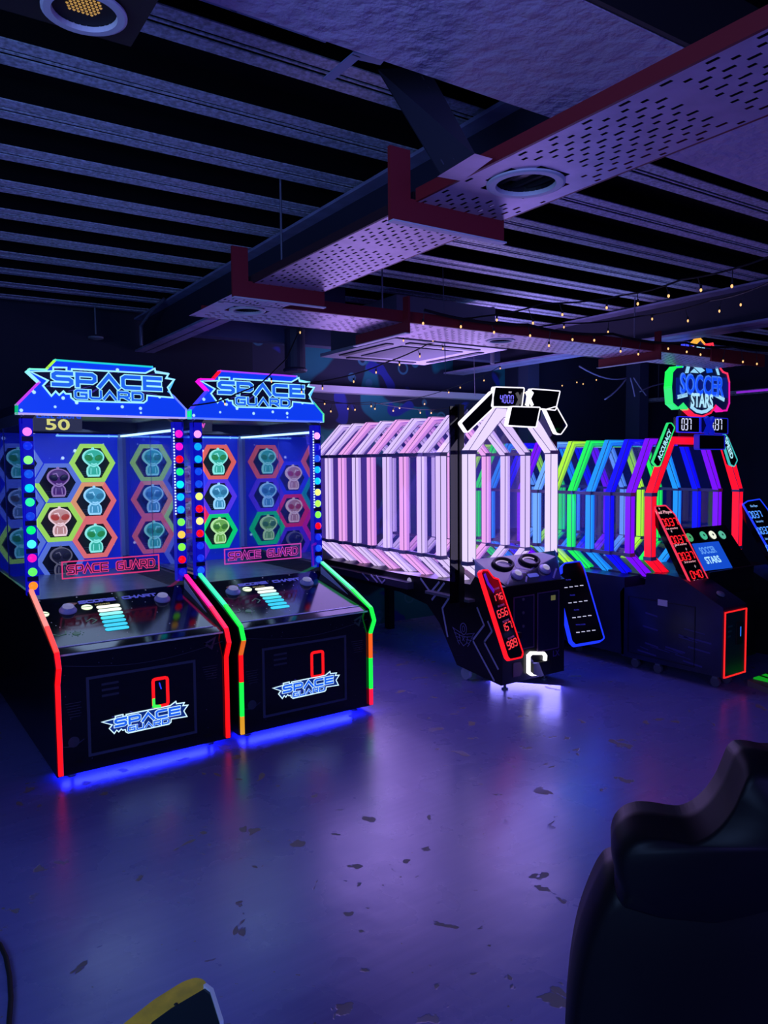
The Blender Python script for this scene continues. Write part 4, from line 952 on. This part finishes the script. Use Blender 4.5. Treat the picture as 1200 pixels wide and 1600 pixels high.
def downlight(cx, cy, z, label, r=.095, parent=None, inner=None, group='recessed round downlights'):
    p = CE.P(cx, cy, z); T = thing('downlight', p, label, 'ceiling light', group)
    fr = Fr((p.x, p.y, p.z), (1, 0, 0), (0, -1, 0))     # normal points down
    MB(fr).lathe(0, 0, [(r*1.04, 0), (r*1.04, .004), (r*.98, .006), (r*.80, .006), (r*.78, -.005)], 36, 0).build('trim_ring', WHITEM, T)
    rg = MB(fr); rg.lathe(0, 0, [(r*.78, -.004), (r*.76, -.06), (r*.30, -.10), (.001, -.10)], 30, 2); rg.build('reflector', inner or mat('dark_reflector', (22, 22, 30), .5, .3), T)
    MB(fr).lathe(0, 0, [(r*.56, -.03), (r*.50, -.02), (r*.001, -.018)], 24).build('lens', mat('dark_lens', (8, 9, 14), .35), T) if inner is None else None
    return T
T1 = thing('cable_tray', CE.P(1.385, 1.6, HT), 'nearest perforated cable tray with red side rails running overhead away from the camera', 'cable tray')
H1 = [(1.385, 1.435, .098)]
sheet(CE, 1.235, 1.535, -.9, 3.15, HT, 'y', H1).build('perforated_sheet', TRAYM, T1)
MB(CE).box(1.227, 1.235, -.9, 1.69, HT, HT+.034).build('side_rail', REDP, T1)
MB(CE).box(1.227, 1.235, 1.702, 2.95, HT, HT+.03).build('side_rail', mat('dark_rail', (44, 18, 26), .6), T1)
MB(CE).box(1.535, 1.543, -.9, 3.10, HT, HT+.034).build('side_rail', REDP, T1)
f = MB(CE); rnd = random.Random(11)
for q in range(6):
    x = 1.27+.045*q; f.tube([(x+rnd.uniform(-.008, .008), y, HT+.022) for y in [-.9+.4*i for i in range(11)]], .011, 6)
f.build('cable_bundle', RUBBER, T1)
for yb, dz in ((1.69, .20), (2.77, .20)):
    h = MB(CE); h.box(1.145, 1.545, yb, yb+.012, HT-.062, HT+.004); h.build('hanger_plate', REDP, T1)
    h = MB(CE); h.box(1.145, 1.21, yb, yb+.012, HT+.004, HT+dz-.07); h.build('hanger_leg', REDP, T1)
    h = MB(CE); h.box(1.145, 1.545, yb-.012, yb+.012, HT-.066, HT-.062); h.build('hanger_lit_edge', WHITEM, T1)  # white strip stands in for the bar's lit bottom face
for x, y in ((1.70, 2.72),):
    pass
T2 = thing('cable_tray', CE.P(2.9, 3.33, HT), 'farther perforated cable tray crossing above the tunnel games with garlands on it', 'cable tray')
H2 = [(1.42, 3.27, .085), (3.02, 3.33, .085)]
sheet(CE, 1.235, 5.4, 3.155, 3.53, HT-.001, 'x', H2).build('perforated_sheet', TRAYM, T2)
MB(CE).box(1.55, 5.4, 3.145, 3.155, HT, HT+.055).build('side_rail', REDP, T2)
MB(CE).box(1.30, 5.4, 3.53, 3.54, HT, HT+.055).build('side_rail', REDP, T2)
f = MB(CE)
for q in range(5):
    y = 3.2+.07*q; f.tube([(x, y, HT+.02) for x in (1.6, 2.6, 3.6, 4.6, 5.4)], .012, 6)
f.build('cable_bundle', RUBBER, T2)
for xb in (2.20, 4.17):
    h = MB(CE); h.box(xb, xb+.012, 3.10, 3.60, HT-.060, HT-.002); h.build('hanger_plate', REDP, T2)
    h = MB(CE); h.box(xb, xb+.012, 3.10, 3.145, HT-.002, HT+.12); h.build('hanger_leg', REDP, T2)
    h = MB(CE); h.box(xb-.02, xb+.012, 3.10, 3.60, HT-.064, HT-.060); h.build('hanger_lit_edge', WHITEM, T2)  # lit underside of the bar, drawn as a white strip
for x0_, x1_, y_ in ((4.75, 5.4, 3.12),):
    MB(CE).box(x0_, x1_, y_, y_+.012, HT-.03, HT+.06).build('hanger_plate', REDP, T2)
downlight(1.385, 1.435, HT, 'round downlight in the nearest cable tray, dark lens')
downlight(1.42, 3.27, HT-.001, 'round downlight at the corner where the two cable trays meet', .080)
downlight(3.02, 3.33, HT-.001, 'round downlight in the crossing cable tray above the white tunnel game', .080)
gold = mat('gold_facets', (190, 140, 60), .3, .9)
p = at(132, 18, 'z', 2.50)
px_, py_ = p.x*math.cos(CA)+p.y*math.sin(CA), -p.x*math.sin(CA)+p.y*math.cos(CA)
TD = downlight(px_, py_, 2.50, 'round downlight in a dark box, gold faceted reflector, top left corner', .078, inner=mat('black_cone', (12, 10, 10), .3))
fr = Fr((p.x, p.y, 2.50), (1, 0, 0), (0, -1, 0)); f = MB(fr)
for i in range(-4, 5):
    for j in range(-4, 5):
        a, b_ = i*.0085+(j % 2)*.004, j*.0085
        if a*a+b_*b_ < .034**2: f.lathe(a-.004, b_+.014, [(.0034, -.0035), (.0005, -.001)], 6)
f.build('gold_facets', emi((215, 165, 80), .65), TD)  # facets glow by themselves, a painted glimmer on the reflector
f = MB(CE); f.box(px_-.35, px_+.115, py_-.30, py_+.09, 2.505, 2.70); o = f.build('light_box', BLACKM); tag(o, 'black square housing around the top left downlight', 'housing')
# strip tray under the plaster, bracket and hanging tray piece
f = sheet(CE, .60, .98, 1.66, 1.735, 2.66, 'x', []); o = f.build('slotted_strip', mat('bluish_strip', (130, 140, 180), .5)); tag(o, 'short slotted metal strip beside the plaster downstand', 'metal strip')
T = thing('angle_bracket', at(545, 95, 'z', 2.62), 'bare metal angle bracket at the plaster edge', 'bracket')
pa, pb, pc = (at(q[0], q[1], 'z', 2.62) for q in ((516, 122), (556, 88), (590, 96)))
f = MB(Fr((0, 0, 2.62), (1, 0, 0), (0, 1, 0))); f.ribbon([(pa.x, pa.y), (pb.x, pb.y), (pc.x, pc.y)], .028, 0, .003); f.build('bracket_plate', mat('bluish_strip', (130, 140, 180), .5), T)
f = MB(); f.box(pb.x-.012, pb.x+.012, pb.y-.004, pb.y, 2.62, 2.78); f.build('bracket_leg', BLACKM, T)
q = [at(590, 108, 'z', 2.74), at(668, 104, 'z', 2.74), at(745, 245, 'z', 2.36), at(690, 274, 'z', 2.36)]
f = MB(); f.add([tuple(v) for v in q], [(0, 1, 2, 3)]); n_ = (q[1]-q[0]).cross(q[3]-q[0]).normalized()*.006
f.add([tuple(v+n_) for v in q], [(3, 2, 1, 0)])
T = thing('hanging_tray', q[3], 'dark perforated tray piece hanging at a slant above the nearest tray', 'cable tray'); f.build('slanted_sheet', mat('dark_tray', (44, 42, 58), .5), T)
s = MB()
for i in range(7):
    for j in range(3):
        u_, v_ = .18+.3*j, .12+.13*i; a = q[0].lerp(q[1], u_).lerp(q[3].lerp(q[2], u_), v_); b_ = q[0].lerp(q[1], u_).lerp(q[3].lerp(q[2], u_), v_+.045)
        s.tube([tuple(a-n_*.6), tuple(b_-n_*.6)], .0022, 4, world=True)
s.build('slot', mat('slot_edge', (70, 66, 84), .5), T)
pz = [at(683, 276, 'z', HT-.003), at(742, 240, 'z', HT-.003), at(770, 248, 'z', HT-.003), at(722, 283, 'z', HT-.003)]
f = MB(); f.add([tuple(v) for v in pz], [(0, 1, 2, 3)]); f.build('tray_flange', TRAYM, T)
# threaded rods
for px, py, lab, zlo in ((438, 283, 'thin steel hanging rod left of the nearest tray', 2.40), (597, 418, 'thin steel hanging rod beside the crossing tray near its left hanger', HT+.05), (992, 465, 'thin steel hanging rod above the crossing tray, right of the round lamp', 2.45)):
    p = at(px, py, 'z', DZ); f = MB(); f.tube([(p.x, p.y, zlo), (p.x, p.y, DZ+.07)], .005, 6); tag(f.build('hanging_rod', GREY), lab, 'rod')
for px, py, lab in ((696, 560, 'thin wire left of the two hanging below the crossing tray'), (742, 600, 'thin wire right of the two hanging below the crossing tray')):
    p = at(px, py, 'z', 2.25); f = MB(); f.tube([(p.x, p.y, 2.15), (p.x-.02, p.y, DZ+.07)], .0025, 5); tag(f.build('hanging_wire', GREY), lab, 'wire')

# air-conditioning cassette
T = thing('air_conditioner', CE.P(3.29, 4.6, 2.40), 'square white ceiling air-conditioning cassette behind the crossing cable tray', 'air conditioner')
MB(CE).box(2.86, 3.72, 4.16, 5.04, 2.425, 2.70).build('casing', GREY, T)
MB(CE).box(2.80, 3.78, 4.10, 5.10, 2.40, 2.425).build('face_panel', mat('cassette_white', (165, 160, 175), .5), T)
MB(CE).box(3.02, 3.56, 4.33, 4.87, 2.393, 2.401).build('intake_grille', mat('grille_grey', (70, 66, 92), .6), T)
for x0_, x1_, y0_, y1_ in ((2.98, 3.60, 4.18, 4.235), (2.98, 3.60, 4.965, 5.02), (2.86, 2.915, 4.28, 4.92), (3.665, 3.72, 4.28, 4.92)):
    MB(CE).box(x0_, x1_, y0_, y1_, 2.392, 2.401).build('air_flap', mat('flap_dark', (34, 32, 48), .5), T)
# flat white wall-side panels and ducts near the far ceiling
f = MB(CE); f.box(1.95, 2.7, 4.55, 4.80, 2.56, 2.86); o = f.build('duct', mat('duct_dark', (52, 52, 76), .6)); tag(o, 'dark flat duct under the ceiling behind the tray corner', 'duct')
f = MB(); p = at(461, 560, 'y', 5.2); f.fr = Fr((p.x, 5.2, 0), (1, 0, 0), (0, 1, 0)); f.lathe(0, 0, [(.085, 2.30), (.095, 2.315), (.08, 2.33), (.08, 2.62)], 20)
tag(f.build('round_vent', mat('vent_dark', (44, 44, 66), .5)), 'dark round duct end hanging behind the second space cabinet', 'vent')
# cable ladder at the far right, partly lit violet
T = thing('cable_ladder', CE.P(7.75, 5.2, 2.30), 'long thin cable ladder below the far ceiling, violet lit near the football sign', 'cable ladder')
for x in (7.70, 7.86): MB(CE).box(x, x+.012, 2.2, 6.2, 2.30, 2.335).build('ladder_rail', STEEL, T)
f = MB(CE)
for i in range(54): f.box(7.70, 7.87, 2.25+.073*i, 2.265+.073*i, 2.305, 2.318)
f.build('ladder_rungs', STEEL, T)
MB(CE).box(7.69, 7.70, 3.9, 4.75, 2.305, 2.325).build('violet_glow_strip', emi((150, 40, 230), .8), T)  # glowing strip draws the violet-lit stretch of the ladder
for y in (2.6, 4.2, 5.8): MB(CE).box(7.78, 7.79, y, y+.008, 2.33, DZ).build('hanger', GREY, T)
# loose cables hanging by the sign
T = thing('loose_cables', CE.P(6.2, 4.6, 2.6), 'loose pale cables drooping from the ceiling left of the blue shield sign', 'cables')
for pl in ([(980, 590), (965, 612), (945, 624)], [(985, 590), (990, 608), (992, 620)], [(990, 590), (1000, 606), (1010, 618)], [(1000, 612), (1020, 600), (1048, 598)], [(905, 572), (950, 600), (980, 590)]):
    P = [at(a, b_, 'y', 4.6) for a, b_ in pl]; Q = []
    for i in range(9):
        t = i/8; Q.append(tuple(P[0]*(1-t)**2+P[1]*2*t*(1-t)+P[2]*t*t))
    MB().tube(Q, .007, 6, world=True).build('cable', mat('pale_cable', (120, 118, 150), .5), T, smooth=True)
# pipe elbow and left far duct
f = MB(CE); f.tube([(3.95, 4.45, 2.35), (3.95, 4.45, 2.70), (3.95, 4.45, 2.785)], .016, 8); tag(f.build('conduit', GREY), 'bent grey conduit rising into the deck above the garlands', 'conduit')
f = MB(CE); f.tube([(1.60, 5.6, 2.46), (1.60, 5.6, 2.60), (1.64, 5.5, 2.68), (1.70, 5.35, 2.76)], .012, 8); tag(f.build('conduit', GREY), 'bent dark conduit beside the beam left of the tray corner', 'conduit')
f = MB(); p = at(147, 528, 'y', 6.0); f.fr = Fr((p.x, 5.95, p.z), (1, 0, 0), (0, -1, 0)); f.lathe(0, 0, [(.055, 0), (.055, .012), (.02, .02)], 18); f.tube([(0, 0, -.02), (0, 0, -(DZ-p.z))], .006, 6)
tag(f.build('smoke_detector', mat('dim_white', (110, 120, 130), .6)), 'small round detector on a rod far left under the ceiling', 'detector')

# ================================================================== GARLANDS
WARM = emi((255, 190, 120), 1.5, 'warm_bulb'); CABLE = mat('garland_cable', (7, 7, 10), .6)
def garland(pts, label, step=.16, drop=.045, sag=.03, rb=.0085, seed=1, wire=.0045):
    rnd = random.Random(seed)
    T = thing('fairy_light_garland', pts[0], label, 'string lights')
    L = []
    for i in range(len(pts)-1):
        a, b_ = Vector(pts[i]), Vector(pts[i+1]); d = (b_-a).length; n = max(3, int(d/.08))
        for k in range(n):
            t = k/n; p = a.lerp(b_, t); p.z -= 4*sag*t*(1-t)*min(1, d); L.append(p)
    L.append(Vector(pts[-1]))
    MB().tube([tuple(p) for p in L], wire, 5, world=True).build('cable', CABLE, T)
    acc = step*.5; 
    for i in range(len(L)-1):
        d = (L[i+1]-L[i]).length; acc += d
        if acc >= step:
            acc = rnd.uniform(-.3, .2)*step; p = L[i]; dr = drop*rnd.uniform(.35, 1.25); ax, ay = rnd.uniform(-.02, .02), rnd.uniform(-.02, .02)
            e = p+Vector((ax, ay, -dr))
            s_ = MB(); s_.tube([tuple(p), tuple(e)], .0022, 4, world=True); s_.tube([tuple(e+Vector((0, 0, .016))), tuple(e)], .0055, 6, world=True); so = s_.build('bulb_holder', CABLE, T)
            b2 = MB(Fr(e, (1, 0, 0), (0, -1, 0))); b2.lathe(0, 0, [(.003, 0), (rb*.72, .005), (rb*.72, .010), (.001, .015)], 8); b2.build('bulb', WARM, so, smooth=True)
    return T
Z = 2.44
def zz(L, z=Z): return [at(a, b_, 'z', z) for a, b_ in L]
def yy(L, y): return [at(a, b_, 'y', y) for a, b_ in L]
garland(zz([(612, 497), (700, 498), (756, 494)], 2.40)+zz([(850, 474), (975, 461), (1065, 437), (1205, 400)], 2.42), 'garland rising from the crossing tray to the top right edge', .13, .06, .03, .0075, 1)
garland(zz([(610, 515), (760, 512), (880, 505), (1000, 494), (1110, 470), (1205, 440)], 2.46), 'garland hanging just beyond the crossing tray, dim beside the beam', .20, .05, .03, .0065, 2)
garland([CE.P(2.3, 3.10, 2.36), CE.P(3.0, 3.09, 2.35), CE.P(3.7, 3.09, 2.36), CE.P(4.4, 3.08, 2.36), CE.P(4.9, 3.06, 2.37), CE.P(5.6, 3.02, 2.40)], 'garland lying along the near edge of the crossing tray', .16, .07, .03, .0075, 3, .008)
garland(yy([(478, 490), (448, 560), (429, 579), (406, 600), (373, 614), (338, 628), (296, 634)], 4.15), 'garland drooping across the sign of the right space cabinet', .24, .04, .01, .006, 4)
garland(yy([(488, 628), (580, 628), (665, 640), (704, 637), (740, 630), (800, 612), (870, 596), (940, 584)], 5.2), 'lowest garland strung in front of the mural', .17, .05, .02, .0085, 5, .003)
garland(yy([(470, 600), (556, 584), (604, 566), (668, 538), (700, 530)], 4.05), 'garland crossing in front of the air-conditioning cassette', .15, .04, .02, .006, 6)
garland(yy([(490, 622), (560, 632), (650, 622), (710, 604), (755, 586), (800, 560), (840, 548)], 5.3), 'garland climbing from the mural towards the crossing tray', .19, .05, .02, .0085, 7, .003)

# ================================================================== FOREGROUND
# dark game seat, lower right
SR = Vector((math.sin(YAW-.15), -math.cos(YAW-.15), 0)); so_ = CO+_F*1.32
SEATF = Fr((so_.x, so_.y, 0), SR, Vector((0, 0, 1))+_F*(-.12))
up = hits(SEATF, [(947, 1420), (1010, 1440), (1100, 1450), (1240, 1420), (1290, 1330), (1290, 1225), (1240, 1212), (1200, 1212), (1175, 1206), (1155, 1205), (1144, 1214), (1137, 1232), (1125, 1262), (1108, 1288), (1085, 1309), (1062, 1318), (1040, 1315), (1010, 1309), (985, 1308), (965, 1314), (949, 1330), (943, 1352), (946, 1378), (956, 1400)])
lo = hits(SEATF, [(965, 1410), (945, 1416), (931, 1436), (916, 1470), (902, 1510), (893, 1550), (886, 1600), (880, 1680), (900, 1790), (1080, 1830), (1290, 1800), (1290, 1420), (1120, 1400)])
T = thing('game_seat', (so_.x+.15, so_.y-.2, 0), 'black moulded game seat with rounded bolsters, lower right foreground', 'seat')
SEATM = mat('black_vinyl', (6, 6, 9), .5, spec=.16)
MB(SEATF).pillow(rounded(up, .01, 2), -.05, .07, steps=((.96, -.6), (1, 0), (1, .45), (.965, .8), (.88, 1.0))).build('headrest', SEATM, T, smooth=True)
MB(SEATF).pillow(rounded(lo, .02, 3), -.10, .08, steps=((.94, -.7), (1, 0), (1, .45), (.96, .8), (.86, 1.0))).build('backrest', SEATM, T, smooth=True)
c_ = SEATF.P((lo[0][0]+lo[10][0])/2, 0, 0)
MB(Fr((c_.x+.18, c_.y-.05, 0), (1, 0, 0), (0, 1, 0))).lathe(0, 0, [(.20, 0), (.20, .02), (.05, .04), (.045, .62)], 24).build('pedestal', BLACKM, T, smooth=False)
# yellow-framed dark panel, lower left
ZT = .42
YF = Fr((0, 0, ZT), (1, 0, 0), (0, 1, 0))
out = hits(YF, [(190, 1602), (240, 1562), (285, 1534), (305, 1527), (318, 1530), (332, 1550), (345, 1602), (365, 1700), (120, 1720), (140, 1650)])
T = thing('yellow_edged_stand', (out[2][0], out[2][1], 0), 'dark low stand with a worn yellow frame edge, bottom left', 'stand')
MB(YF).prism(rounded(out, .012, 3), -ZT, -.03).build('stand_body', BLACK, T)
MB(YF).prism(rounded(out, .012, 3), -.03, 0).build('yellow_frame', mat('yellow_paint', (255, 205, 40), .45, vary=(20, .3)), T)
inn = hits(YF, [(238, 1604), (268, 1582), (322, 1550), (330, 1556), (343, 1604), (358, 1700), (160, 1712)])
MB(YF).prism(inn, .0, .010).build('dark_inlay', mat('green_black', (14, 34, 40), .2), T)
MB(YF).ribbon(hits(YF, [(322, 1549), (331, 1556), (346, 1604)]), .008, 0, .016).build('bright_trim', LIPM, T)
for px, py in ((275, 1569), (247, 1598)):
    a, b_ = hit(YF, px, py); MB(YF).lathe(a, b_, [(.005, 0), (.001, .003)], 8).build('screw', BLACKM, T)
# cable on the floor, left edge
P = [at(a, b_, 'z', .008) for a, b_ in ((-60, 1450), (-25, 1462), (0, 1476), (9, 1495), (15, 1525), (17, 1560), (14, 1600), (10, 1640))]
tag(MB().tube([tuple(p) for p in P], .0075, 8, world=True).build('floor_cable', RUBBER, smooth=True), 'black cable lying on the floor at the lower left edge', 'cable')

# pieces too small to pick apart one by one
for o in bpy.data.objects:
    if o.type == 'MESH' and o.parent is not None and o.name.split('.')[0] in ('corner_clip', 'edge_line', 'streak_print', 'stripe_print', 'lamp_post_band', 'neon_lettering', 'neon_core', 'lettering', 'letter_outline', 'deck_lettering', 'small_lettering', 'ray_print', 'faint_print', 'deck_stars', 'deck_ornament', 'led_dots', 'etched_stand', 'digit_segments', 'star_print', 'door_print', 'turf_stripe', 'gold_facets', 'ladder_rungs', 'cable_bundle', 'emblem', 'circuit_print', 'slot', 'screen_words', 'screen_digits', 'white_print', 'ball_print', 'acrylic_panel'):
        o['kind'] = 'stuff'
